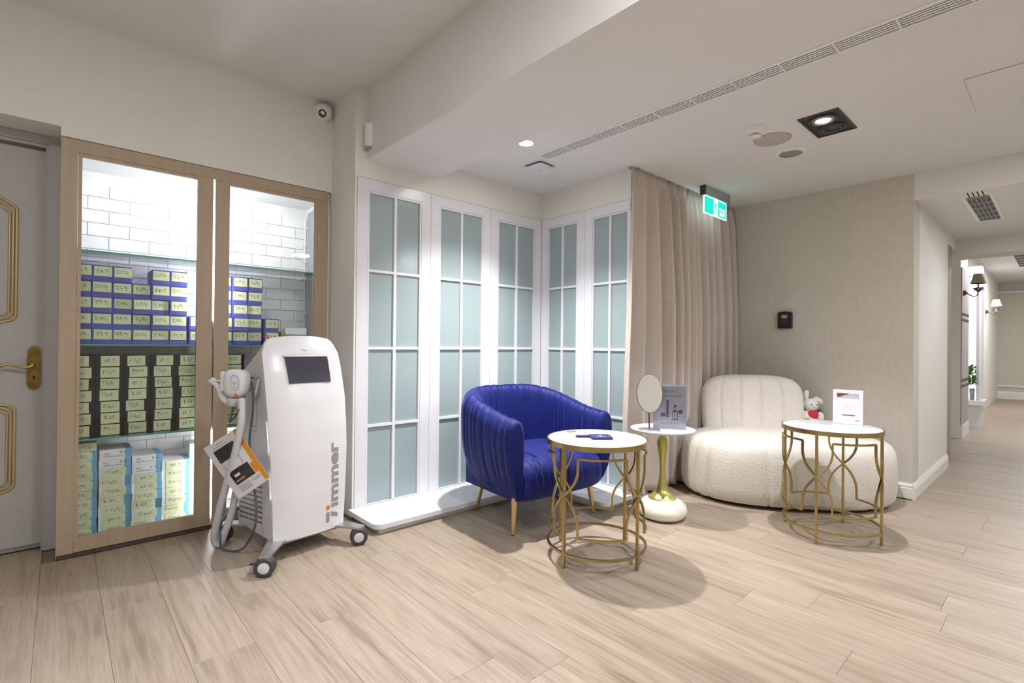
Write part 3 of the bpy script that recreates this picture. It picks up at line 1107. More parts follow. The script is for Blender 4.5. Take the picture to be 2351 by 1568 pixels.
poly([(0, 225), (20, 165), (175, 165), (175, 225)], 'lettering', M_logo)
poly([(215, 165), (285, 165), (285, 225), (215, 225)], 'orange_dot', M_orange)
poly([(60, 5), (125, 5), (175, 135), (100, 135)], 'lettering', M_logo)
lt = fit(text_mb('\u0131mmer', 1.0, offset=0.036), 1070, 140, 240+535, 68)
lt.v = [lg(p[0], p[1]) for p in lt.v]
lt.build('lettering', M_logo, mc)


# casters
def caster(x_, y_, corner, ang, lock=False):
    cst = MB()
    dx, dy = corner[0]-x_, corner[1]-y_
    ll = math.hypot(dx, dy)
    ux, uy = dx/ll, dy/ll
    px_, py_ = -uy*0.03, ux*0.03
    ring_ = [(x_-ux*0.02+px_*0.7, y_-uy*0.02+py_*0.7), (x_-ux*0.02-px_*0.7, y_-uy*0.02-py_*0.7), (corner[0]-px_*1.5, corner[1]-py_*1.5), (corner[0]+px_*1.5, corner[1]+py_*1.5)]
    cst.prism(ring_, 0.088, 0.1)
    c_o = cst.build('caster_bracket', M_alu, mc)
    mt = Matrix.Translation((x_, y_, 0)) @ Matrix.Rotation(ang, 4, 'Z')
    fk = MB()
    fk.lathe([(0.016, 0.076), (0.018, 0.088)], (0, 0, 0), 16)
    fk.lathe([(0.0, -0.006), (0.046, -0.006), (0.047, 0), (0.046, 0.006), (0.0, 0.006)], (0, 0.0, 0.046), 28, axis='y')
    fk.box(-0.012, 0.012, -0.016, 0.016, 0.06, 0.082, 0.004)
    if lock:
        fk.box(-0.068, -0.042, -0.009, 0.009, 0.056, 0.064, 0.003)
    fk.xf(mt).build('fork', M_darkgrey, c_o)
    for sgn in (-1, 1):
        wh = MB()
        y0 = sgn*0.017
        wh.lathe([(0.034, -0.009), (0.041, -0.0085), (0.0455, -0.004), (0.0455, 0.004), (0.041, 0.0085), (0.034, 0.009)], (0, y0, 0.0456), 32, axis='y')
        wh.xf(mt).build('tyre', M_darkgrey, c_o)
        hb = MB().lathe([(0.0, -0.0095), (0.014, -0.0105), (0.016, -0.0095), (0.030, -0.0088), (0.0345, -0.0075), (0.0345, 0.0075), (0.030, 0.0088), (0.016, 0.0095), (0.014, 0.0105), (0.0, 0.0095)], (0, y0, 0.0456), 28, axis='y')
        hb.xf(mt).build('wheel_disc', M_machine2, c_o)


caster(-0.283, -0.093, (-0.165, 0.05), math.radians(-40), True)
caster(0.215, -0.088, (0.165, 0.04), math.radians(-30))
caster(-0.258, 0.50, (-0.16, 0.42), math.radians(-60))
caster(0.24, 0.50, (0.16, 0.42), math.radians(-60))

# handpiece in its holder on the left side
HR = math.radians(-49)
HL = (-0.29, 0.25, 0.883)
px2m = 0.00224


def hp_pt(px_, py_, d_=0.0):
    return ((px_-546)*px2m, d_, -(py_-883)*px2m)


hc = MB()
NA, NB = 28, 16
rws = []
for j in range(NB+1):
    ph = -PI/2 + PI*j/NB
    r_ = []
    for i in range(NA):
        th_ = 2*PI*i/NA

        def spow(a, e):
            return math.copysign(abs(a)**e, a)
        cx_ = 0.060*spow(math.cos(ph), 0.55)*spow(math.cos(th_), 0.62)
        cy_ = 0.046*spow(math.cos(ph), 0.55)*spow(math.sin(th_), 0.62)
        cz_ = 0.071*spow(math.sin(ph), 0.62)
        cx_ *= 1 - 0.16*(-cz_/0.071 if cz_ < 0 else 0)
        r_.append((cx_, cy_, cz_))
    rws.append(r_)
hc.grid(rws, closed_v=True)
hpc = hc.build('handpiece', M_machine, mc, HL, (0, math.radians(4), HR))
cap_ = []
for k in range(40):
    a_ = 2*PI*k/40
    x_, z_ = 0.019*math.copysign(abs(math.cos(a_))**0.8, math.cos(a_)), 0.037*math.copysign(abs(math.sin(a_))**0.6, math.sin(a_))
    cap_.append((0.014+x_+0.004*z_/0.037*-1, -0.0462, 0.008+z_))
MB().tube(cap_, 0.0011, 6, closed=True).build('control_outline', M_grey, hpc)
MB().tube([(0.014+0.009*math.cos(2*PI*k/20), -0.0464, 0.006+0.007*math.sin(2*PI*k/20)) for k in range(20)], 0.0008, 6, closed=True).box(-0.001, 0.005, -0.0468, -0.045, 0.003, 0.009).box(0.011, 0.018, -0.0468, -0.045, 0.0055, 0.0068).box(0.012, 0.016, -0.0466, -0.045, -0.008, -0.006).box(0.012, 0.017, -0.0466, -0.045, -0.018, -0.0145).build('control_keys', M_grey, hpc)
MB().lathe([(0.0, -0.003), (0.0075, -0.002), (0.009, 0.004), (0.009, 0.012)], (0.022, -0.041, -0.054), 16, axis='y').build('orange_button', M_orange, hpc)
sp = MB()
sp.tube([hp_pt(488, 876), hp_pt(494, 880), hp_pt(502, 888), hp_pt(507, 900), hp_pt(512, 914), hp_pt(520, 923), hp_pt(532, 927), hp_pt(548, 927)], [0.017, 0.018, 0.015, 0.014, 0.0145, 0.015, 0.017, 0.018], 14)
sp.box(hp_pt(484, 0)[0], hp_pt(513, 0)[0], -0.018, 0.018, hp_pt(0, 879)[2], hp_pt(0, 875.5)[2], 0.002)
sp.box(hp_pt(515, 0)[0], hp_pt(524, 0)[0], -0.03, 0.03, hp_pt(0, 900)[2], hp_pt(0, 856)[2], 0.006)
sp.build('holder_spout', M_machine, mc, HL, (0, 0, HR))
MB().lathe([(0.022, -0.02), (0.032, 0.0), (0.034, 0.02)], hp_pt(540, 926), 20).build('holder_base', M_machine2, mc, HL, (0, 0, HR))
MB().tube([(-0.187, 0.30, 0.86), (-0.25, 0.30, 0.83), (-0.29, 0.26, 0.81)], 0.018, 10).tube([(-0.187, 0.27, 0.81), (-0.21, 0.23, 0.80), (-0.215, 0.20, 0.84), (-0.205, 0.20, 0.89), (-0.187, 0.22, 0.90)], 0.006, 8).build('holder_arm', M_machine2, mc)


def smooth_path(pts, n=8):
    P = [Vector(p) for p in pts]
    P = [P[0]*2-P[1]] + P + [P[-1]*2-P[-2]]
    out = []
    for i in range(1, len(P)-2):
        for k in range(n):
            t_ = k/n
            out.append(0.5*((2*P[i]) + (P[i+1]-P[i-1])*t_ + (2*P[i-1]-5*P[i]+4*P[i+1]-P[i+2])*t_*t_ + (3*P[i]-P[i-1]-3*P[i+1]+P[i+2])*t_**3))
    out.append(P[-2])
    return out


hs = smooth_path([(-0.290, 0.188, 0.81), (-0.295, 0.170, 0.735), (-0.300, 0.166, 0.68), (-0.310, 0.207, 0.535), (-0.320, 0.266, 0.395), (-0.330, 0.344, 0.235), (-0.333, 0.405, 0.10), (-0.328, 0.425, 0.045), (-0.315, 0.420, 0.020), (-0.303, 0.400, 0.032), (-0.295, 0.378, 0.085), (-0.280, 0.353, 0.155), (-0.260, 0.346, 0.253), (-0.240, 0.362, 0.350), (-0.215, 0.385, 0.44), (-0.185, 0.39, 0.46)], 12)
rad_ = [0.0175 + 0.0007*(i % 2) for i in range(len(hs))]
MB().tube(hs, rad_, 14).build('hose', M_machine2, mc)
cbp = smooth_path([(-0.195, 0.30, 0.905), (-0.215, 0.285, 0.904), (-0.222, 0.235, 0.865), (-0.225, 0.21, 0.80), (-0.23, 0.202, 0.725), (-0.24, 0.21, 0.613), (-0.25, 0.178, 0.508), (-0.25, 0.143, 0.403), (-0.25, 0.097, 0.282), (-0.25, 0.105, 0.182), (-0.25, 0.176, 0.087), (-0.26, 0.235, 0.03), (-0.275, 0.29, 0.008), (-0.30, 0.34, 0.008), (-0.318, 0.362, 0.03), (-0.322, 0.36, 0.07), (-0.30, 0.42, 0.12), (-0.24, 0.47, 0.16), (-0.18, 0.47, 0.17)], 8)
MB().tube(cbp, 0.0056, 10).build('power_cable', M_rubber, mc)
st = smooth_path([(-0.205, 0.30, 0.905), (-0.218, 0.29, 0.90), (-0.245, 0.255, 0.834), (-0.30, 0.172, 0.768), (-0.315, 0.190, 0.727), (-0.318, 0.262, 0.685), (-0.312, 0.27, 0.70), (-0.300, 0.272, 0.745), (-0.295, 0.255, 0.80)], 8)
MB().tube(st, 0.0048, 8).build('strap_cord', M_rubber, mc)

# folded brochure tucked between hose and machine
BP = [Vector((-0.381, 0.437, 0.535)), Vector((-0.292, 0.242, 0.654)), Vector((-0.2200, 0.010, 0.427)), Vector((-0.304, 0.168, 0.308))]
bro = thing('brochure', 'orange and white printed brochure tucked behind the machine hose', 'brochure', (0.9935, 2.639, 0), 0.122)
bn = ((BP[1]-BP[0]).cross(BP[3]-BP[0])).normalized()
if bn.y > 0:
    bn = -bn


def bq(u, v, lift=0.0):
    p = BP[0]*(1-u)*(1-v) + BP[1]*u*(1-v) + BP[2]*u*v + BP[3]*(1-u)*v
    return p + bn*(lift + 0.012*math.sin(PI*u)*math.sin(PI*v))


def bpatch(u0, u1, v0, v1, name, mt, lift=0.0015, tri=None):
    n_ = 8
    rws_ = [[bq(u0+(u1-u0)*i/n_, v0+(v1-v0)*j/n_, lift) for i in range(n_+1)] for j in range(n_+1)]
    return MB().grid(rws_).build(name, mt, bro)


n_ = 10
fr_ = [[bq(i/n_, j/n_, 0.0005) for i in range(n_+1)] for j in range(n_+1)]
bk_ = [[bq(i/n_, j/n_, -0.0005) for i in range(n_+1)] for j in range(n_+1)]
MB().grid(fr_).grid(bk_).build('sheet', M_paper, bro)
bpatch(0.17, 0.76, 0.15, 0.385, 'dark_photo', M_photo)
bpatch(0.20, 0.78, 0.58, 0.81, 'dark_photo', M_photo)
bpatch(0.30, 0.47, 0.655, 0.70, 'pale_device_print', M_paper, 0.002)
bpatch(0.26, 0.52, 0.745, 0.775, 'tan_device_print', M_kraft, 0.002)
bpatch(0.885, 0.995, 0.0, 0.98, 'orange_band', M_amber)
bpatch(0.80, 0.885, 0.62, 0.80, 'orange_band', M_amber)
tl = MB()
for (u0, u1, v0) in [(0.3, 0.55, 0.06), (0.2, 0.62, 0.105)] + [(0.18, 0.72, 0.42+0.028*k) for k in range(5)] + [(0.2, 0.55, 0.845+0.028*k) for k in range(4)] + [(0.62, 0.85, 0.85+0.028*k) for k in range(2)]:
    tl.add([bq(u0, v0, 0.0018), bq(u1, v0, 0.0018), bq(u1, v0+0.011, 0.0018), bq(u0, v0+0.011, 0.0018)], [(0, 1, 2, 3)])
tl.build('printed_lines', M_grey, bro)

# orange fan ornament standing on the back of the machine
orn = thing('orange_ornament', 'orange pointed paper ornament peeking out behind the white machine', 'ornament', (0.925, 3.05, 0.948), math.radians(-42))
for deg_, ln_ in ((123, 0.155), (172, 0.165), (215, 0.10)):
    a_ = math.radians(deg_)
    ux_, uz_ = math.cos(a_), math.sin(a_)
    c0 = (0.022, 0.068)
    bm_ = MB()
    rws_ = []
    for k in range(9):
        t_ = k/8
        w_ = 0.030*(1-t_)**0.8 + 0.001
        cxx, czz = c0[0]+ux_*ln_*t_, c0[1]+uz_*ln_*t_
        rws_.append([(cxx-uz_*w_, 0.0, czz+ux_*w_), (cxx, -0.014*(1-t_), czz), (cxx+uz_*w_, 0.0, czz-ux_*w_), (cxx, 0.006*(1-t_)+0.001, czz)])
    bm_.grid(rws_, closed_v=True)
    bm_.build('blade', M_orange, orn)
MB().tube([(0.022, 0, 0.068), (0.03, 0.0, 0.006)], 0.006, 8).lathe([(0.0, 0.0), (0.03, 0.0), (0.028, 0.008), (0.0, 0.008)], (0.03, 0, 0), 16).build('stem', M_grey, orn)

# ================================================================== BLUE TUB ARMCHAIR
ch = thing('tub_armchair', 'royal blue ruched velvet tub armchair with tapered gold legs', 'armchair', (2.285, 2.335, 0), math.radians(-4.5))
RX, RY, YB, YF = 0.368, 0.305, 0.045, -0.325


def chair_path():
    pts = []
    n1, n2 = 46, 150
    for k in range(n1):
        pts.append((-RX, YF + (YB-YF)*k/n1))
    for k in range(n2+1):
        a_ = PI - PI*k/n2
        pts.append((RX*math.copysign(abs(math.cos(a_))**0.86, math.cos(a_)), YB + RY*abs(math.sin(a_))**0.86))
    for k in range(1, n1+1):
        pts.append((RX, YB - (YB-YF)*k/n1))
    return pts


cp = chair_path()
# resample by length
segs = [0]
for a_, b_ in zip(cp, cp[1:]):
    segs.append(segs[-1] + math.hypot(b_[0]-a_[0], b_[1]-a_[1]))
TOT = segs[-1]


def path_at(s_):
    s_ = min(max(s_, 0), TOT)
    lo2, hi2 = 0, len(segs)-1
    while hi2-lo2 > 1:
        m_ = (lo2+hi2)//2
        if segs[m_] <= s_:
            lo2 = m_
        else:
            hi2 = m_
    f_ = (s_-segs[lo2])/max(1e-9, segs[hi2]-segs[lo2])
    p = (cp[lo2][0]+(cp[hi2][0]-cp[lo2][0])*f_, cp[lo2][1]+(cp[hi2][1]-cp[lo2][1])*f_)
    return p


rv = random.Random(21)
folds = sorted(rv.uniform(0.05, TOT-0.05) for _ in range(58))
fold_w = [rv.uniform(0.006, 0.013) for _ in folds]
fold_d = [rv.uniform(0.45, 1.0) for _ in folds]
fold_k = [rv.uniform(-0.10, 0.10) for _ in folds]


def ruche(s_, z):
    d_ = 0
    for f_, w_, dd, kk in zip(folds, fold_w, fold_d, fold_k):
        c_ = f_ + kk*(z-0.5)*0.25
        u = (s_-c_)/w_
        if abs(u) < 3:
            d_ -= dd*math.exp(-u*u)*(0.6+0.4*math.sin(z*9+kk*60))
    return d_


NT = 420
rws = []
for i in range(NT+1):
    s_ = TOT*i/NT
    p = path_at(s_)
    q0, q1 = path_at(s_-0.01), path_at(s_+0.01)
    tx, ty = q1[0]-q0[0], q1[1]-q0[1]
    ll = math.hypot(tx, ty) or 1
    nx, ny = -ty/ll, tx/ll            # outward (path runs left front -> back -> right front)
    end = min(s_, TOT-s_)
    # height: low at arm fronts, high at back
    back_f = 0.5-0.5*math.cos(PI*min(1, end/(TOT*0.42)))
    h_ = 0.672 + (0.812-0.672)*back_f
    e_ = min(1.0, (end+0.003)/0.05)
    e_ = max(0.0, 1-(1-e_)**2.6)**(1/2.6)      # rounded arm nose
    h_ -= 0.035*(1-e_)
    sec = [(-0.072, 0.196), (-0.040, 0.212), (-0.006, 0.255), (0.026, 0.325), (0.049, 0.405), (0.064, 0.50), (0.068, h_-0.14), (0.066, h_-0.09), (0.058, h_-0.05), (0.044, h_-0.022), (0.022, h_-0.006), (0.0, h_), (-0.022, h_-0.004), (-0.042, h_-0.018), (-0.055, h_-0.045), (-0.062, h_-0.09), (-0.064, 0.52), (-0.062, 0.42), (-0.064, 0.30), (-0.085, 0.198)]
    r_ = []
    for (o2, z) in sec:
        rz2 = ruche(s_, z) * 0.0085 if z > 0.22 else 0
        sgn = 1 if o2 >= 0 else -1
        oo = o2 * (0.25+0.75*e_)
        oo += sgn*rz2*e_
        zz = z + (rz2*0.8 if abs(o2) < 0.03 and z > 0.5 else 0)
        bk = 0.05*max(0.0, (0.36-z)/0.16)**2*max(0.0, 1-end/0.13)**1.5
        dirn = 1 if s_ < TOT/2 else -1
        r_.append((p[0]+nx*oo+tx/ll*bk*dirn, p[1]+ny*oo+ty/ll*bk*dirn, zz))
    rws.append(r_)
sh_ = MB().grid(rws, closed_v=True)
sh_.add(rws[0], [tuple(range(len(rws[0])))], True)
sh_.add(rws[-1], [tuple(range(len(rws[-1])))], True)
sh_.build('tub_back', M_velvet, ch)
# piping seam along the top
MB().tube([(rws[i][12][0], rws[i][12][1], rws[i][12][2]+0.0015) for i in range(8, NT-7, 4)], 0.0032, 6).build('piping', M_velvet, ch)
# seat
rs = random.Random(8)
sfold = sorted(rs.uniform(-0.29, 0.29) for _ in range(17))
sw = [rs.uniform(0.006, 0.011) for _ in sfold]
sk = [rs.uniform(-0.25, 0.25) for _ in sfold]
NXs = 150
prof_s = [(0.29, 0.40), (0.22, 0.425), (0.10, 0.437), (-0.05, 0.442), (-0.18, 0.440), (-0.255, 0.430), (-0.305, 0.410), (-0.340, 0.375), (-0.355, 0.33), (-0.357, 0.28), (-0.345, 0.235), (-0.315, 0.205), (-0.26, 0.192), (0.0, 0.188), (0.29, 0.19)]
# finer profile
pf = [Vector((p[0], p[1], 0)) for p in prof_s]
pf2 = smooth_path(pf, 5)
rws = []
for i in range(NXs+1):
    x_ = -0.315 + 0.63*i/NXs
    r_ = []
    for p in pf2:
        y_, z_ = p.x, p.y
        d_ = 0
        amp = max(0, min(1, (0.10-y_)/0.2))*max(0.0, min(1, (z_-0.24)/0.08))
        for f_, w_, k_ in zip(sfold, sw, sk):
            c_ = f_ + k_*(y_+0.1)
            u = (x_-c_)/w_
            if abs(u) < 3:
                d_ -= math.exp(-u*u)*0.007*amp
        edge = max(0, abs(x_)/0.315)**6
        ny_ = -1 if y_ < -0.28 else 0
        r_.append((x_, y_ - d_*(1 if ny_ else 0) + 0.03*edge*(1 if y_ < -0.2 else 0), z_ + (d_ if not ny_ else 0) - 0.012*edge*(1 if z_ > 0.3 else 0)))
    rws.append(r_)
se = MB().grid(rws)
se.add(rws[0], [tuple(range(len(rws[0])))])
se.add(rws[-1], [tuple(range(len(rws[-1])))])
se.build('seat', M_velvet, ch)
for (xa, ya, xb, yb) in ((-0.305, -0.222, -0.328, -0.238), (0.31, -0.222, 0.336, -0.238), (-0.225, 0.225, -0.245, 0.262), (0.225, 0.225, 0.245, 0.262)):
    n_ = 10
    path = [(xa+(xb-xa)*k/n_, ya+(yb-ya)*k/n_, 0.205*(1-k/n_)) for k in range(n_+1)]
    lgo = MB().tube([(xa, ya, 0.205), (xb, yb, 0.004)], [0.019, 0.0105], 16).build('leg', M_goldleg, ch)
    MB().lathe([(0.009, 0.0), (0.0105, 0.004)], (xb, yb, 0), 12).build('foot_cap', M_dark, lgo)


# ================================================================== GOLD SIDE TABLES WITH MARBLE TOPS
def drum_table(label, loc, R, zt):
    t_ = thing('side_table', label, 'table', loc, 0, 'gold drum tables with marble tops')
    rb_ = 0.0068
    MB().lathe([(0.0, zt-0.012), (R-0.006, zt-0.012), (R-0.004, zt-0.010), (R-0.004, zt-0.003), (R-0.007, zt), (0, zt)], n=64).build('marble_top', M_marble, t_)
    MB().lathe([(R-0.004, zt-0.026), (R+0.003, zt-0.026), (R+0.003, zt-0.001), (R-0.004, zt-0.001), (R-0.004, zt-0.026)], n=128, smooth=False).build('top_rim', M_gold, t_)

    def P(deg, z, r_=R-0.006):
        a_ = math.radians(deg)
        return (r_*math.cos(a_), r_*math.sin(a_), z)
    MB().tube([P(k*6, 0.072) for k in range(60)], 0.0082, 4, closed=True, smooth=False, rot=PI/4, up=(0, 0, 1)).build('bottom_ring', M_gold, t_)
    zm, zu, zl, zc_ = zt*0.585, zt*0.895, zt*0.268, 0.075
    for q in range(4):
        a0 = q*90
        lg_ = MB().tube([P(a0, 0.0), P(a0, zt-0.025)], 0.0088, 4, smooth=False, rot=PI/4, up=(math.cos(math.radians(a0)), math.sin(math.radians(a0)), 0)).build('leg', M_gold, t_)
        # bracket between this leg and the next: upper bar, lower bar, curved sides
        for side in (0, 1):
            for upd in (0, 1):
                pts = []
                for k in range(15):
                    s_ = k/14
                    ang = 17.5*(1-s_**2.1)
                    z_ = (zu-0.05) + (zm-(zu-0.05))*s_ if upd else (zl+0.05) + (zm-(zl+0.05))*s_
                    deg = a0+ang if side == 0 else a0+90-ang
                    pts.append(P(deg, z_))
                deg0 = a0+17.5 if side == 0 else a0+72.5
                pts = [P(deg0, zu if upd else zl)] + pts
                MB().tube(pts, rb_*1.06, 4, smooth=False, rot=PI/4, up=(math.cos(math.radians(deg0)), math.sin(math.radians(deg0)), 0)).build('curved_bar', M_gold, t_)
        for z_ in (zu, zl):
            MB().tube([P(a0+17.5+k*55/12, z_) for k in range(13)], rb_*1.06, 4, smooth=False, rot=PI/4, up=(0, 0, 1)).build('cross_bar', M_gold, t_)
    return t_


drum_table('gold drum side table with white marble top in front of blue armchair', (2.096, 1.648, 0), 0.258, 0.612)
drum_table('gold drum side table with white marble top in front of cream sofa', (3.39, 0.931, 0), 0.255, 0.632)
# blue paddle mirror on the near table
pd = thing('hand_mirror', 'square navy blue paddle hand mirror lying on the marble table', 'hand mirror', (2.096, 1.625, 0.613), math.radians(-38))
pm_ = rounded([(-0.055, -0.05), (0.055, -0.05), (0.055, 0.05), (-0.055, 0.05)], [0.012]*4)
M_navy = mat('navy_paper', (0.020, 0.022, 0.14), 0.45)
MB().prism(pm_, 0, 0.010).build('paddle', M_navy, pd)
MB().box(-0.125, -0.05, 0.012, 0.036, 0.0, 0.010, 0.003).build('handle', M_navy, pd)
hm_ = fit(text_mb('\u7f8e', 0.04), 0.022, 0.02, 0.0, 0.008)
hm_.v = [(p[0], p[1], 0.0104) for p in hm_.v]
for k in range(4):
    hm_.box(-0.024+k*0.013, -0.015+k*0.013, -0.018, -0.014, 0.0101, 0.0104)
hm_.build('emblem', M_card, pd)
gc = thing('gold_clip', 'tiny gold clip near the edge of the near marble table', 'clip', (2.115, 1.845, 0.6125), math.radians(-30))
MB().tube([(-0.025, -0.006, 0.003), (0.02, 0.006, 0.003), (0.026, 0.0, 0.003), (-0.02, -0.014, 0.003), (0.0, -0.018, 0.003)], 0.0025, 6).build('wire', M_brightgold, gc)

# ================================================================== PEBBLE-BASE TRAY TABLE
tt = thing('tray_table', 'small round white tray table with gold vase stem and cream pebble base', 'table', (2.879, 1.736, 0))
bs = MB().lathe([(0.0, 0.0), (0.11, 0.0), (0.138, 0.012), (0.152, 0.035), (0.155, 0.055), (0.146, 0.082), (0.120, 0.108), (0.085, 0.125), (0.04, 0.133), (0.0, 0.134)], n=48)
bs.v = [(x_*(1.0+0.05*math.cos(math.atan2(y_, x_)+0.7)), y_, z_) for x_, y_, z_ in bs.v]
bs.build('pebble_base', M_gloss_cream, tt)
MB().lathe([(0.0, 0.118), (0.090, 0.112), (0.088, 0.124), (0.070, 0.138), (0.046, 0.158), (0.032, 0.19), (0.022, 0.24), (0.0175, 0.29), (0.0175, 0.33), (0.023, 0.39), (0.032, 0.44), (0.036, 0.468), (0.033, 0.492), (0.019, 0.512), (0.014, 0.52), (0.016, 0.528), (0.024, 0.536), (0.028, 0.54), (0.0, 0.541)], n=40).build('stem', M_brightgold, tt)
MB().lathe([(0.0, 0.541), (0.06, 0.541), (0.17, 0.546), (0.196, 0.556), (0.201, 0.5645), (0.199, 0.566), (0.19, 0.557), (0.168, 0.5515), (0.0, 0.551)], n=56).build('tray', M_white, tt)
# oval standing mirror
mi = thing('table_mirror', 'oval standing mirror on a round base on the tray table', 'mirror', (2.826, 1.800, 0.552))
MB().lathe([(0.0, 0.0), (0.070, 0.0), (0.071, 0.003), (0.067, 0.007), (0.0, 0.008)], n=40).build('base', M_alu, mi)
face = math.radians(-50)       # mirror normal points to the camera side
mrot = Matrix.Rotation(face, 4, 'Z')
MB().tube([(0.0, 0.0, 0.006), (0.0, 0.014, 0.12), (0.0, 0.012, 0.25)], 0.0045, 8).xf(mrot).build('post', M_darkgrey, mi)
gm = MB()
ov = [(0.082*math.cos(2*PI*k/48), 0.122*math.sin(2*PI*k/48)) for k in range(48)]
tilt = Matrix.Translation((0.0, -0.004, 0.236)) @ Matrix.Rotation(math.radians(10), 4, 'Z') @ Matrix.Rotation(math.radians(-5), 4, 'X')
gm.prism(ov, -0.0015, 0.0015, 'y')
gm.xf(mrot @ tilt).build('glass', M_mirror, mi)
gr = MB().tube([(u, 0.003, v) for u, v in ov], 0.003, 6, closed=True)
gr.xf(mrot @ tilt).build('back_rim', M_darkgrey, mi)
# lavender poster card in a clear stand
po = thing('poster_stand', 'lavender skincare poster in clear stand behind the oval mirror', 'sign', (2.963, 1.737, 0.5525), math.radians(-52))
pw, ph = 0.205, 0.282
MB().box(-pw/2, pw/2, 0.0, 0.002, 0.006, 0.006+ph).build('card', M_lav, po)
MB().box(-pw/2-0.002, pw/2+0.002, -0.0025, -0.0005, 0.0, 0.010+ph).box(-pw/2-0.002, pw/2+0.002, 0.0025, 0.0045, 0.0, 0.010+ph).box(-pw/2, pw/2, -0.0005, 0.055, 0.0, 0.003).build('acrylic_stand', M_acrylic, po)


def prt(mb_, name, mt):
    return mb_.build(name, mt, po)


M_pdark = mat('poster_dark_print', (0.06, 0.065, 0.12), 0.5)
M_pmid = mat('poster_mid_print', (0.27, 0.28, 0.42), 0.5)
tx_ = fit(text_mb('Skin', 0.05), 0.075, 0.026, 0.005, 0.0)
tx_.v = [(p[0]-0.01, -0.0004, p[1]+0.25) for p in tx_.v]
prt(tx_, 'script_lettering', M_pmid)
bt = MB()
bt.box(0.018, 0.021, -0.0005, 0.0, 0.062, 0.115).box(0.049, 0.052, -0.0005, 0.0, 0.062, 0.115).box(0.018, 0.052, -0.0005, 0.0, 0.060, 0.064).box(0.018, 0.052, -0.0005, 0.0, 0.112, 0.116).box(0.033, 0.036, -0.0005, 0.0, 0.064, 0.112)
bt.box(0.026, 0.044, -0.0005, 0.0, 0.118, 0.122).box(0.0265, 0.029, -0.0005, 0.0, 0.122, 0.142).box(0.041, 0.0435, -0.0005, 0.0, 0.122, 0.142)
bt.box(0.029, 0.041, -0.0006, 0.0, 0.142, 0.158)
prt(bt, 'bottle_print', M_pdark)
b2 = MB()
b2.box(-0.02, -0.005, -0.0005, 0.0, 0.075, 0.19).box(-0.055, -0.024, -0.0005, 0, 0.08, 0.105).box(0.058, 0.08, -0.0005, 0, 0.10, 0.125).box(0.055, 0.085, -0.0005, 0, 0.14, 0.142)
for k in range(11):
    b2.box(-0.04+k*0.011, -0.033+k*0.011, -0.0005, 0, 0.212, 0.219)
prt(b2, 'pack_print', M_pmid)
t2 = fit(text_mb('\u7f8e\u767d\u73ab\u7470\u7cfb\u5217', 0.02), 0.115, 0.014)
t2.v = [(p[0], -0.0005, p[1]+0.038) for p in t2.v]
prt(t2, 'lettering', M_pmid)

# ================================================================== CREAM BOUCLE SOFA
sofa = thing('boucle_sofa', 'round cream boucle sofa with channelled backrest in the curtain corner', 'sofa', (4.047, 1.447, 0), math.atan2(-0.757, 0.655))
# local +x runs left->right seen from the camera, local -y points at the camera


def foot(th_, sc=1.0):
    c_, s_ = math.cos(th_), math.sin(th_)
    if s_ < 0:
        n_, a_, b_ = 2.5, 0.725, 0.515
    else:
        n_, a_, b_ = 2.0, 0.705, 0.36
    r_ = 1.0/((abs(c_)/a_)**n_ + (abs(s_)/b_)**n_)**(1/n_)
    return r_*sc


seams = [math.radians(a_) for a_ in (-152, -118, -83, -48, -20, 200, 20)]
NTh = 220
prof_z = [(0.90, 0.022), (0.955, 0.028), (0.985, 0.06), (0.998, 0.12), (1.0, 0.22), (0.998, 0.30), (0.985, 0.365), (0.955, 0.41), (0.90, 0.438), (0.80, 0.453), (0.6, 0.462), (0.35, 0.465), (0.0, 0.466)]
rws = []
for (sc, z) in prof_z:
    r_ = []
    for i in range(NTh):
        th_ = 2*PI*i/NTh
        rr = foot(th_)*sc
        g = 0
        for s_ in seams:
            d_ = math.atan2(math.sin(th_-s_), math.cos(th_-s_))
            g += math.exp(-(d_/0.014)**2)
        if z < 0.45:
            rr -= 0.016*g
        r_.append((rr*math.cos(th_), rr*math.sin(th_), z - (0.004*g if 0.3 < z and sc > 0.5 else 0)))
    rws.append(r_)
sm = MB().grid(rws, closed_v=True)
sm.add(rws[0], [tuple(range(NTh))])
sm.build('seat', M_boucle, sofa)
MB().prism([(foot(2*PI*i/40)*0.88*math.cos(2*PI*i/40), foot(2*PI*i/40)*0.88*math.sin(2*PI*i/40)) for i in range(40)], 0.0, 0.024).build('base', M_dark, sofa)
# backrest: rounded pad, slightly curved, vertical channels
bw2, bh0, bh1 = 0.375, 0.41, 0.868
bc = (-0.145, 0.205)
chs = [-0.66, -0.26, 0.14, 0.54]
NU, NV = 90, 40
fr_r, bk_r = [], []
for j in range(NV+1):
    v = j/NV
    fr1, bk1 = [], []
    for i in range(NU+1):
        u = -1+2*i/NU
        # outline: rounded top corners
        wz = bh0 + (bh1-bh0)*v
        topc = max(0.0, (v-0.62)/0.38)
        hwid = bw2*(1 - 0.16*topc**3)*(1.0+0.03*math.sin(PI*v))
        x_ = u*hwid
        zz = wz - 0.035*abs(u)**4*topc
        edge = (1-abs(u)**5)**0.5 if abs(u) < 1 else 0
        te = (1-max(0, (v-0.7)/0.3)**3.5)**0.5 if v < 1 else 0
        thick = 0.098*edge*te
        g = sum(math.exp(-((u-c_)/0.02)**2) for c_ in chs)
        curve = 0.05*u*u
        lean = 0.05*v
        fr1.append((bc[0]+x_, bc[1]+lean-curve - thick + 0.016*g*edge, zz))
        bk1.append((bc[0]+x_, bc[1]+lean-curve + thick*0.8, zz))
    fr_r.append(fr1)
    bk_r.append(bk1)
bb = MB().grid(fr_r).grid(bk_r)
bb.build('backrest', M_boucle, sofa)

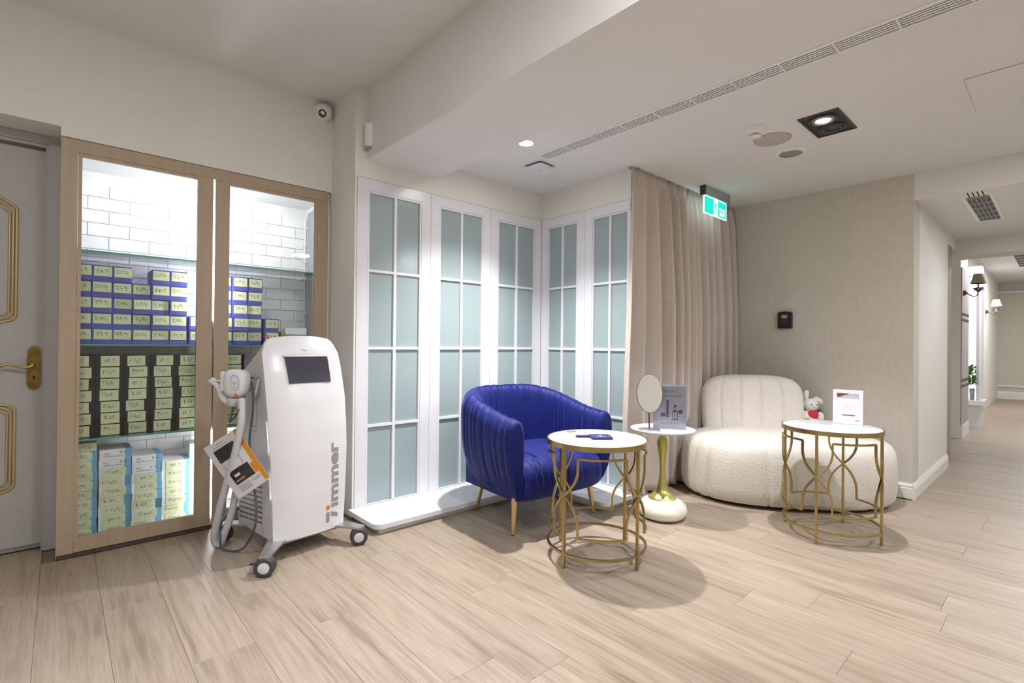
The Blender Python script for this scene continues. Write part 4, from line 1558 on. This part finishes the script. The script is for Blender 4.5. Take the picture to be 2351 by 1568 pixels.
# ================================================================== PLUSH RABBIT
rb_ = thing('plush_rabbit', 'white plush rabbit in a red top leaning beside the sofa backrest', 'plush toy', (4.46, 1.375, 0.457), math.radians(-38))


def ell(c, r, n=18, m_=12):
    mb_ = MB()
    rws_ = []
    for j in range(m_+1):
        ph_ = -PI/2+PI*j/m_
        rws_.append([(c[0]+r[0]*math.cos(ph_)*math.cos(2*PI*i/n), c[1]+r[1]*math.cos(ph_)*math.sin(2*PI*i/n), c[2]+r[2]*math.sin(ph_)) for i in range(n)])
    return mb_.grid(rws_, closed_v=True)


def join(*ms):
    a_ = MB()
    for m2 in ms:
        a_.add(m2.v, m2.f, True)
    return a_


RS = 1.0
body_ = join(ell((0, 0, 0.075), (0.062, 0.05, 0.078)), ell((-0.062, -0.035, 0.075), (0.030, 0.028, 0.055)), ell((0.068, -0.03, 0.08), (0.028, 0.028, 0.045)), ell((-0.05, -0.05, 0.028), (0.032, 0.05, 0.03)), ell((0.05, -0.05, 0.028), (0.032, 0.05, 0.03)))
body_.build('body', M_plush, rb_)
hd = ell((0.0, -0.012, 0.178), (0.060, 0.050, 0.050)).build('head', M_plush, rb_)
ea = MB().tube([(-0.028, 0.0, 0.215), (-0.034, 0.0, 0.245), (-0.030, -0.004, 0.275), (-0.022, -0.006, 0.292)], [0.016, 0.022, 0.021, 0.010], 12).build('ear', M_plush, hd)
MB().tube([(0.025, 0.0, 0.212), (0.055, -0.002, 0.220), (0.083, -0.006, 0.205), (0.096, -0.008, 0.185)], [0.016, 0.024, 0.022, 0.010], 12).build('ear', M_plush, hd)
for ex in (-0.024, 0.022):
    ell((ex, -0.060, 0.182), (0.0045, 0.004, 0.006), 10, 6).build('eye', M_dark, hd)
ell((-0.002, -0.063, 0.166), (0.005, 0.004, 0.003), 10, 6).build('nose', M_pink, hd)
ell((0.03, -0.052, 0.165), (0.010, 0.006, 0.006), 10, 6).build('cheek', M_pink, hd)
join(ell((0.008, -0.004, 0.098), (0.058, 0.053, 0.048))).build('red_top', M_red, rb_)
ell((0.088, 0.0, 0.115), (0.020, 0.02, 0.026), 12, 8).build('green_pouch', M_green, rb_)
pt = MB().box(-0.082, -0.045, -0.0655, -0.063, 0.066, 0.074).box(-0.08, -0.03, -0.0655, -0.063, 0.052, 0.0545)
pt.build('printed_text', M_ink, rb_)

# ================================================================== WHITE FRAME ON THE FAR TABLE
wf = thing('photo_frame', 'small white frame holding a printed card on the far marble table', 'frame', (3.545, 0.885, 0.633), math.radians(-84))
fw_, fh_ = 0.152, 0.205
f1 = MB()
f1.box(-fw_/2, -fw_/2+0.02, 0, 0.022, 0.0, fh_).box(fw_/2-0.02, fw_/2, 0, 0.022, 0.0, fh_).box(-fw_/2+0.02, fw_/2-0.02, 0, 0.022, 0.0, 0.02).box(-fw_/2+0.02, fw_/2-0.02, 0, 0.022, fh_-0.02, fh_)
f1.build('frame', M_white, wf)
cd = MB().box(-fw_/2+0.02, fw_/2-0.02, 0.008, 0.020, 0.02, fh_-0.02).build('card', M_paper, wf)
M_maroon = mat('maroon_print', (0.30, 0.08, 0.09), 0.5)
MB().prism([(-0.055, 0.185), (-0.055, 0.160), (-0.04, 0.162), (-0.02, 0.172), (0.0, 0.179), (0.008, 0.185)], 0.0072, 0.008, 'y').build('corner_print', M_maroon, cd)
MB().box(-0.03, 0.035, 0.0072, 0.008, 0.049, 0.056).build('line_print', M_maroon, cd)
MB().prism([(0.03, 0.020), (0.055, 0.020), (0.055, 0.028)], 0.0072, 0.008, 'y').build('corner_print', M_maroon, cd)
MB().box(-0.03, 0.035, 0.0074, 0.008, 0.07, 0.135).build('pale_print_block', M_lav, cd)
wf2 = MB().box(-0.03, 0.03, 0.022, 0.06, 0.0, 0.006)
wf2.build('stand_foot', M_white, wf)

# ================================================================== CURTAIN
cu = thing('curtain', 'floor-length taupe pinch-pleated curtain hanging from the ceiling', 'curtain', (XR-0.035, YK+0.004, 0))
CW = 1.57
NXC, NZC = 420, 46
rc = random.Random(4)
nf = 11
ph_j = [rc.uniform(-0.25, 0.25) for _ in range(40)]
rws = []
ZT, ZBt = ZC-0.003, 0.025
for j in range(NZC+1):
    v = j/NZC
    z = ZT + (ZBt-ZT)*v
    r_ = []
    for i in range(NXC+1):
        u = i/NXC
        k = u*nf
        ki = int(k)
        fr2 = k-ki
        amp = (0.040 + 0.042*min(1, v*2.5))*min(1, 0.35+u*3.0)
        ph_ = 2*PI*(k + 0.10*math.sin(1.7*k+ph_j[ki % 40]) + 0.04*math.sin(3*v+ki))
        y_ = -amp*(0.82*math.cos(ph_)+0.22*math.cos(2*ph_+0.6))*(0.9+0.2*math.sin(ki*2.1+1)) - 0.006*math.sin(2*ph_+ki)
        x_ = u*CW + 0.018*math.sin(ph_+PI/2)*min(1, v*2)
        # pinch pleat near the header
        tv = max(0.0, 1-v/0.075)
        pin = math.exp(-((fr2-0.5)/0.07)**2)
        y_ = y_*(1-0.75*tv) - tv*0.028*pin*abs(math.cos(3*PI*(fr2-0.5)/0.14))
        # leading edge swings out toward the room at the bottom
        lead = max(0, 1-u*6)
        x_ -= 0.085*lead*min(1, v*1.3)**1.2
        if z < 0.52 and 0.42 < x_ < 0.85:
            y_ = max(y_, -0.036)
        r_.append((x_, y_, max(z, 0.064) if x_ < 0.07 else z))
    rws.append(r_)
cm = MB().grid(rws)
co = cm.build('fabric', M_curtain, cu)
so = co.modifiers.new('solid', 'SOLIDIFY')
so.thickness = 0.003
tr_ = MB().box(0.0, CW+0.03, 0.028, 0.046, ZC-0.014, ZC-0.001).build('track', M_white2, cu)
for k in range(nf):
    MB().box((k+0.5)/nf*CW-0.004, (k+0.5)/nf*CW+0.004, 0.022, 0.034, ZC-0.03, ZC-0.014).build('hook', M_white2, cu)

# ================================================================== EXIT SIGN
ex = thing('exit_sign', 'green lit exit sign with running figure hanging before the curtain', 'exit sign', (3.962, 1.925, ZC))
MB().box(-0.205, 0.205, -0.022, 0.022, -0.075, -0.001, 0.002).build('housing', M_steel, ex)
MB().box(-0.208, -0.205, -0.024, 0.024, -0.077, -0.001).box(0.205, 0.208, -0.024, 0.024, -0.077, -0.001).build('end_cap', M_darkgrey, ex)
pz0, pz1 = -0.215, -0.078
MB().box(-0.195, 0.195, -0.004, 0.004, pz0, pz1).build('lit_border', M_exitw, ex)
MB().box(-0.188, 0.188, -0.0055, -0.004, pz0+0.007, pz1-0.003).build('green_face', M_exitg, ex)
MB().box(-0.035, 0.035, -0.0062, -0.0055, pz0+0.007, pz1-0.003).build('white_doorway', M_exitw, ex)
man = MB()


def limb(pts, w_):
    man.tube([(p[0], -0.0066, p[1]) for p in pts], w_, 6)


cz = -0.146
man.lathe([(0, -0.001), (0.009, 0)], (0.006, -0.0068, cz+0.048), 12, axis='y')
limb([(0.0, cz+0.034), (-0.008, cz-0.002)], 0.0085)
limb([(-0.002, cz+0.030), (0.018, cz+0.022), (0.026, cz+0.034)], 0.0045)
limb([(-0.002, cz+0.030), (-0.020, cz+0.022), (-0.024, cz+0.006)], 0.0045)
limb([(-0.006, cz), (0.012, cz-0.016), (0.004, cz-0.046)], 0.0055)
limb([(-0.009, cz), (-0.014, cz-0.026), (-0.034, cz-0.034)], 0.0055)
man.v = [(p[0], -0.0064-0.0004*(p[1] < -0.0066), p[2]) for p in man.v]
man.build('running_figure', M_exitg, ex)
t3 = fit(text_mb('EXIT', 0.05, offset=0.002), 0.098, 0.030)
t3.v = [(p[0]+0.118, -0.0063, p[1]+pz0+0.034) for p in t3.v]
t3.build('exit_lettering', M_exitw, ex)
t4 = fit(text_mb('\u7dca\u6025\u51fa\u53e3', 0.05), 0.112, 0.028)
t4.v = [(p[0]+0.118, -0.0063, p[1]+pz0+0.072) for p in t4.v]
t4.build('chinese_lettering', M_exitw, ex)

# ================================================================== ACCESS TERMINAL
ac = thing('access_terminal', 'black keypad access terminal on the beige wall', 'keypad', (XW, 1.605, 1.252))
o_ = MB()
ol = [(-0.054, 0.004), (-0.048, 0.0), (0.048, 0.0), (0.054, 0.004), (0.053, 0.132), (0.046, 0.139), (0.0, 0.145), (-0.046, 0.139), (-0.053, 0.132)]
o_.prism([(-u, v) for u, v in ol], -0.036, -0.0005, 'x')
tb = o_.build('case', M_dark, ac)
bvm = tb.modifiers.new('bevel', 'BEVEL')
bvm.width = 0.004
bvm.segments = 2
MB().box(-0.0375, -0.036, -0.022, 0.023, 0.086, 0.114).build('display', M_grey, ac)
for r_ in range(4):
    for c_ in range(3):
        MB().box(-0.0378, -0.036, -0.027+c_*0.019, -0.013+c_*0.019, 0.034+r_*0.0125, 0.042+r_*0.0125).build('key', M_darkgrey, ac)

# ================================================================== CEILING AND WALL DEVICES
ds = thing('dome_camera', 'white dome security camera high on the wall beside the beam', 'camera', (1.29, YC, 2.635))
MB().lathe([(0.058, 0.0), (0.060, -0.012), (0.055, -0.022)], (0, 0, 0), 32, axis='y').build('mount', M_white2, ds)
MB().lathe([(0.054, -0.02), (0.053, -0.034), (0.047, -0.052), (0.036, -0.066), (0.02, -0.075), (0.0, -0.078)], (0, 0, 0), 32, axis='y').build('shell', M_white2, ds)
ed = Vector((-0.42, -0.78, -0.46)).normalized()
eye = Matrix.Translation(Vector((0, -0.022, -0.004)) + ed*0.034) @ Vector((0, -1, 0)).rotation_difference(ed).to_matrix().to_4x4()
e1 = MB().lathe([(0.0, 0.0), (0.030, 0.0), (0.032, -0.016), (0.028, -0.018), (0.0, -0.014)], (0, 0, 0), 28, axis='y')
e1.xf(eye).build('eyeball', M_white2, ds)
ln = MB().lathe([(0.0, -0.019), (0.025, -0.0185), (0.026, -0.014)], (0, 0, 0), 24, axis='y')
lens = ln.xf(eye).build('lens_plate', M_dark, ds)
ld = MB()
for k in range(6):
    a_ = 2*PI*k/6
    ld.lathe([(0.0, -0.021), (0.004, -0.020), (0.0045, -0.018)], (0.016*math.cos(a_), 0, 0.016*math.sin(a_)), 8, axis='y')
ld.xf(eye).build('infrared_led', M_grey, lens)
sn = thing('wall_sensor', 'slim white half-round sensor box on the side of the beam', 'sensor', (1.437, 2.945, 2.316))
hp_ = [(-0.034*math.sin(PI*k/12), 0.036*math.cos(PI*k/12)) for k in range(13)]
MB().prism(hp_, 0.012, 0.155).build('housing', M_white2, sn)
MB().prism([(u*0.95, v*0.95) for u, v in hp_], 0.0, 0.012).build('lens_window', M_grey, sn)

nl = thing('recessed_downlight', 'small round lit recessed downlight near the slot vent', 'downlight', (2.169, 2.286, ZC))
MB().lathe([(0.042, 0.0), (0.052, 0.0), (0.052, -0.004), (0.047, -0.006), (0.042, -0.003)], n=32).build('trim_ring', M_white2, nl)
MB().lathe([(0.0, -0.0035), (0.042, -0.0035), (0.042, -0.001)], n=32).build('lens', M_glow, nl)

ap = thing('access_point', 'white square wireless access point on the ceiling before the corner', 'router', (2.525, 2.52, ZC), math.radians(4))
apm = rounded([(-0.082, -0.082), (0.082, -0.082), (0.082, 0.082), (-0.082, 0.082)], [0.03]*4)
MB().prism(apm, -0.030, -0.012).build('case', M_white, ap)
MB().prism([(u*0.9, v*0.9) for u, v in apm], -0.012, -0.0005).build('mount', M_darkgrey, ap)
MB().box(-0.015, 0.015, -0.003, 0.003, -0.0305, -0.03).build('mark', M_grey, ap)

# black twin downlight
bl = thing('twin_downlight', 'black square recessed twin downlight with one lamp lit above far table', 'downlight', (3.222, 0.911, ZC))
bx, by_ = 0.178, 0.100
fr3 = MB()
fr3.box(-bx, bx, -by_, -by_+0.010, -0.006, 0.0).box(-bx, bx, by_-0.010, by_, -0.006, 0.0).box(-bx, -bx+0.010, -by_+0.010, by_-0.010, -0.006, 0.0).box(bx-0.010, bx, -by_+0.010, by_-0.010, -0.006, 0.0)
fr3.build('frame', M_darkgrey, bl)
MB().box(-bx+0.010, bx-0.010, -by_+0.010, by_-0.010, -0.0025, -0.0005).build('inner_plate', M_dark, bl)
for sx, lit in ((-1, True), (1, False)):
    c_ = (sx*0.078, 0, -0.002)
    g1 = MB().lathe([(0.070, 0.0), (0.072, -0.004), (0.066, -0.008), (0.058, -0.008), (0.056, -0.002)], c_, 36).build('gimbal_ring', M_darkgrey, bl)
    MB().lathe([(0.055, -0.004), (0.052, -0.012), (0.044, -0.012), (0.036, -0.004)], c_, 32).build('reflector_ring', M_steel if lit else M_darkgrey, g1)
    MB().lathe([(0.0, -0.006), (0.036, -0.006), (0.037, -0.003)], c_, 28).build('lens', M_glow2 if lit else M_screen, g1)

sd = thing('smoke_detector', 'white smoke detector beside the ceiling speakers', 'smoke detector', (2.985, 1.215, ZC))
MB().lathe([(0.056, 0.0), (0.058, -0.008), (0.054, -0.016)], n=32).build('base', M_white2, sd)
MB().lathe([(0.053, -0.016), (0.050, -0.026), (0.040, -0.038), (0.032, -0.040)], n=32).lathe([(0.034, -0.052), (0.030, -0.058), (0.0, -0.059)], n=32).build('cover', M_white2, sd)
MB().lathe([(0.028, -0.040), (0.028, -0.052)], n=24).build('sensing_slots', M_dark, sd)
for k in range(20):
    a_ = 2*PI*k/20
    MB().box(-0.0022, 0.0022, 0.028, 0.034, -0.053, -0.039).xf(Matrix.Rotation(a_, 4, 'Z')).build('rib', M_white2, sd)
s1 = thing('ceiling_speaker', 'round pale pink-grey ceiling speaker cover beside smoke detector', 'speaker', (3.222, 1.208, ZC))
MB().lathe([(0.104, 0.0), (0.104, -0.006), (0.100, -0.008), (0.0, -0.008)], n=48).build('grille', M_grille2, s1)
MB().box(-0.006, 0.006, -0.092, -0.088, -0.0088, -0.008).build('badge', M_grey, s1)
s2 = thing('ceiling_speaker', 'round white-rimmed ceiling speaker with taupe grille', 'speaker', (3.548, 1.216, ZC))
MB().lathe([(0.066, -0.004), (0.072, -0.008), (0.096, -0.006), (0.100, 0.0)], n=48).build('rim', M_white2, s2)
MB().lathe([(0.0, -0.0055), (0.067, -0.0055), (0.067, -0.002)], n=40).build('grille', M_grille, s2)
MB().lathe([(0.0, -0.009), (0.005, -0.0085), (0.005, -0.006)], (-0.083, 0.02, 0), 10).build('screw', M_dark, s2)

# slot vent
lv_ = thing('slot_vent', 'long white linear slot vent set in the lower ceiling', 'vent', ((VX0+VX1)/2, (VY0+VY1)/2, ZC))
hx, hy = (VX1-VX0)/2, (VY1-VY0)/2
vf = MB()
vf.box(-hx-0.022, -hx, -hy-0.012, hy+0.012, -0.003, 0.0).box(hx, hx+0.008, -hy-0.012, hy+0.012, -0.003, 0.0).box(-hx, hx, hy, hy+0.012, -0.003, 0.0).box(-hx, hx, -hy-0.012, -hy, -0.003, 0.0)
vf.build('frame', M_white2, lv_)
MB().box(-hx, hx, -hy, hy, 0.06, 0.062).build('backing', M_darkgrey, lv_)
for k in range(5):
    x_ = -hx + (k+0.5)*2*hx/5
    sl_ = MB().box(-0.0036, 0.0036, -hy, hy, -0.001, 0.001)
    sl_.xf(Matrix.Translation((x_, 0, 0.004)) @ Matrix.Rotation(math.radians(12), 4, 'Y')).build('slat', M_white2, lv_)
yb_ = 2.159
while yb_ > VY0:
    MB().box(-hx, hx, yb_-(VY0+VY1)/2-0.0035, yb_-(VY0+VY1)/2+0.0035, -0.002, 0.010).build('cross_bar', M_white2, lv_)
    yb_ -= 0.2145
# access hatch in the ceiling
ht = thing('ceiling_hatch', 'flush square access hatch in the ceiling at the right', 'hatch', (3.394, 0.088, ZC))
MB().box(-0.237, 0.237, -0.237, 0.237, -0.004, -0.0005).build('panel', M_ceil, ht)
MB().box(-0.240, 0.240, -0.240, 0.240, -0.0012, -0.0002).build('shadow_gap', M_grey, ht)

# ================================================================== CORRIDOR THINGS
cv = thing('grille_vent', 'white egg-crate grille vent in the near corridor ceiling', 'vent', (5.21, 0.425, 2.178), 0)
cf = MB()
vx, vy = 0.56, 0.062
cf.box(-vx-0.02, vx+0.02, vy, vy+0.022, -0.004, 0).box(-vx-0.02, vx+0.02, -vy-0.022, -vy, -0.004, 0).box(-vx-0.02, -vx, -vy, vy, -0.004, 0).box(vx, vx+0.02, -vy, vy, -0.004, 0)
cf.build('frame', M_white2, cv)
MB().box(-vx, vx, -vy, vy, -0.001, -0.0002).build('backing', M_dark, cv)
for k in range(1, 6):
    x_ = -vx + k*2*vx/6
    MB().box(x_-0.012, x_+0.012, -vy, vy, -0.006, -0.001).build('blade', M_grey, cv)
for k in range(1, 5):
    y_ = -vy + k*2*vy/5
    MB().box(-vx, vx, y_-0.003, y_+0.003, -0.006, -0.001).build('blade', M_grey, cv)
cv2 = thing('grille_vent', 'small grey grille vent in the far corridor ceiling', 'vent', (11.2, 0.42, 2.55), 0)
c2 = MB()
for k in range(9):
    c2.box(-1.3+k*0.32, -1.3+k*0.32+0.10, -0.12, 0.12, -0.010, -0.001)
MB().box(-1.4, 1.4, -0.13, 0.13, -0.004, -0.0002).build('backing', M_darkgrey, cv2)
for k in range(9):
    MB().box(-1.3+k*0.32, -1.3+k*0.32+0.10, -0.12, 0.12, -0.010, -0.001).build('blade', M_grey, cv2)
# mauve cabinet panel with dark bands on the pilaster's far side
mp_ = thing('mauve_panel', 'mauve grey door panel with dark double bands past the pilaster', 'panel', (8.12, 0.858, 0))
MB().box(0.0, 0.62, -0.012, -0.0005, 0.16, 2.08).build('leaf', M_mauve, mp_)
for z_ in (0.62, 1.43):
    MB().box(0.0, 0.62, -0.015, -0.012, z_, z_+0.03).box(0.0, 0.62, -0.015, -0.012, z_+0.07, z_+0.10).build('dark_band', M_dark, mp_)
MB().box(-0.005, 0.63, -0.02, -0.0005, 0.0, 0.16).build('skirting', M_white, mp_)
# white bay with a bright window
wn_ = thing('window_1', 'bright white-framed corridor window with sill and panelled base', 'window', (9.5, 0.86, 0), kind='structure')
wm = MB()
wm.box(0.0, 0.25, -0.075, -0.05, 0.30, 2.25).box(0.0, 0.25, 0.06, 0.14, 0.30, 2.25).box(0.0, 0.25, -0.05, 0.06, 2.12, 2.25)
wm.build('frame', M_white, wn_)
MB().box(-0.06, 0.35, -0.11, 0.14, 0.30, 0.37, 0.004).build('sill', M_white, wn_)
MB().box(0.0, 0.30, -0.075, 0.14, 0.0, 0.30).build('base_panel', M_white, wn_)
MB().box(0.03, 0.25, -0.052, -0.016, 0.37, 2.12).build('curtain_strip', M_white2, wn_)
MB().box(0.17, 0.175, -0.05, 0.06, 0.37, 2.12).build('pane', M_glass, wn_)
MB().box(0.28, 0.29, -0.05, 0.14, 0.30, 2.25).build('daylight', M_winlit, wn_)
plt = thing('potted_plant', 'small leafy green plant standing inside the bright corridor window', 'plant', (9.57, 0.885, 0.37))
MB().lathe([(0.0, 0.0), (0.022, 0.0), (0.028, 0.16), (0.025, 0.16)], n=16).build('pot', M_grey, plt)
lf = MB()
rl = random.Random(2)
for k in range(130):
    a_, b_ = rl.uniform(0, 2*PI), rl.uniform(-0.3, 1.2)
    r_ = rl.uniform(0.01, 0.04)
    c_ = (r_*math.cos(a_), r_*math.sin(a_), 0.20+rl.uniform(0, 0.26))
    l_ = 0.055
    d_ = (math.cos(a_)*l_, math.sin(a_)*l_, math.sin(b_)*l_)
    n2 = (-math.sin(a_)*0.020, math.cos(a_)*0.020, 0.006)
    lf.add([c_, (c_[0]+d_[0]*0.5+n2[0], c_[1]+d_[1]*0.5+n2[1], c_[2]+d_[2]*0.5+n2[2]), (c_[0]+d_[0], c_[1]+d_[1], c_[2]+d_[2]), (c_[0]+d_[0]*0.5-n2[0], c_[1]+d_[1]*0.5-n2[1], c_[2]+d_[2]*0.5-n2[2])], [(0, 1, 2, 3)])
lf.build('foliage', M_leaf, plt)


def sconce(loc, label, lit, s_):
    t_ = thing('wall_sconce', label, 'sconce', loc)
    MB().tube([(0.0, 0.0, 0.0), (-0.02, -0.02*s_, 0.01*s_), (-0.04, -0.06*s_, -0.03*s_), (-0.05, -0.10*s_, -0.055*s_), (-0.05, -0.135*s_, -0.04*s_), (-0.05, -0.14*s_, 0.02*s_), (-0.05, -0.14*s_, 0.10*s_)], 0.006*s_, 8).lathe([(0.0, -0.006), (0.03*s_, -0.006), (0.035*s_, 0.0)], (0, 0, 0), 16, axis='x').build('arm', M_brass, t_)
    MB().lathe([(0.075*s_, 0.10*s_), (0.060*s_, 0.15*s_), (0.045*s_, 0.215*s_), (0.043*s_, 0.215*s_), (0.058*s_, 0.15*s_), (0.073*s_, 0.10*s_), (0.075*s_, 0.10*s_)], (-0.05, -0.14*s_, 0), 24).build('shade', M_shadelit if lit else M_shade, t_)
    for k in range(5):
        a_ = 2*PI*k/5
        MB().lathe([(0.0, -0.02*s_), (0.010*s_, -0.008*s_), (0.007*s_, 0.006*s_), (0, 0.012*s_)], (-0.05+0.045*s_*math.cos(a_), -0.14*s_+0.045*s_*math.sin(a_), 0.035*s_), 8, smooth=False).build('crystal_drop', M_crystal, t_)
    MB().lathe([(0.012*s_, 0.0), (0.048*s_, 0.045*s_), (0.05*s_, 0.05*s_), (0.012*s_, 0.01*s_)], (-0.05, -0.14*s_, 0), 20).build('crystal_dish', M_crystal, t_)
    return t_


sconce((8.22, 0.846, 1.775), 'wall sconce with dark taupe shade and crystal drops near window', False, 1.0)
sconce((12.75, 0.997, 1.775), 'wall sconce with glowing white shade further down corridor', True, 1.0)
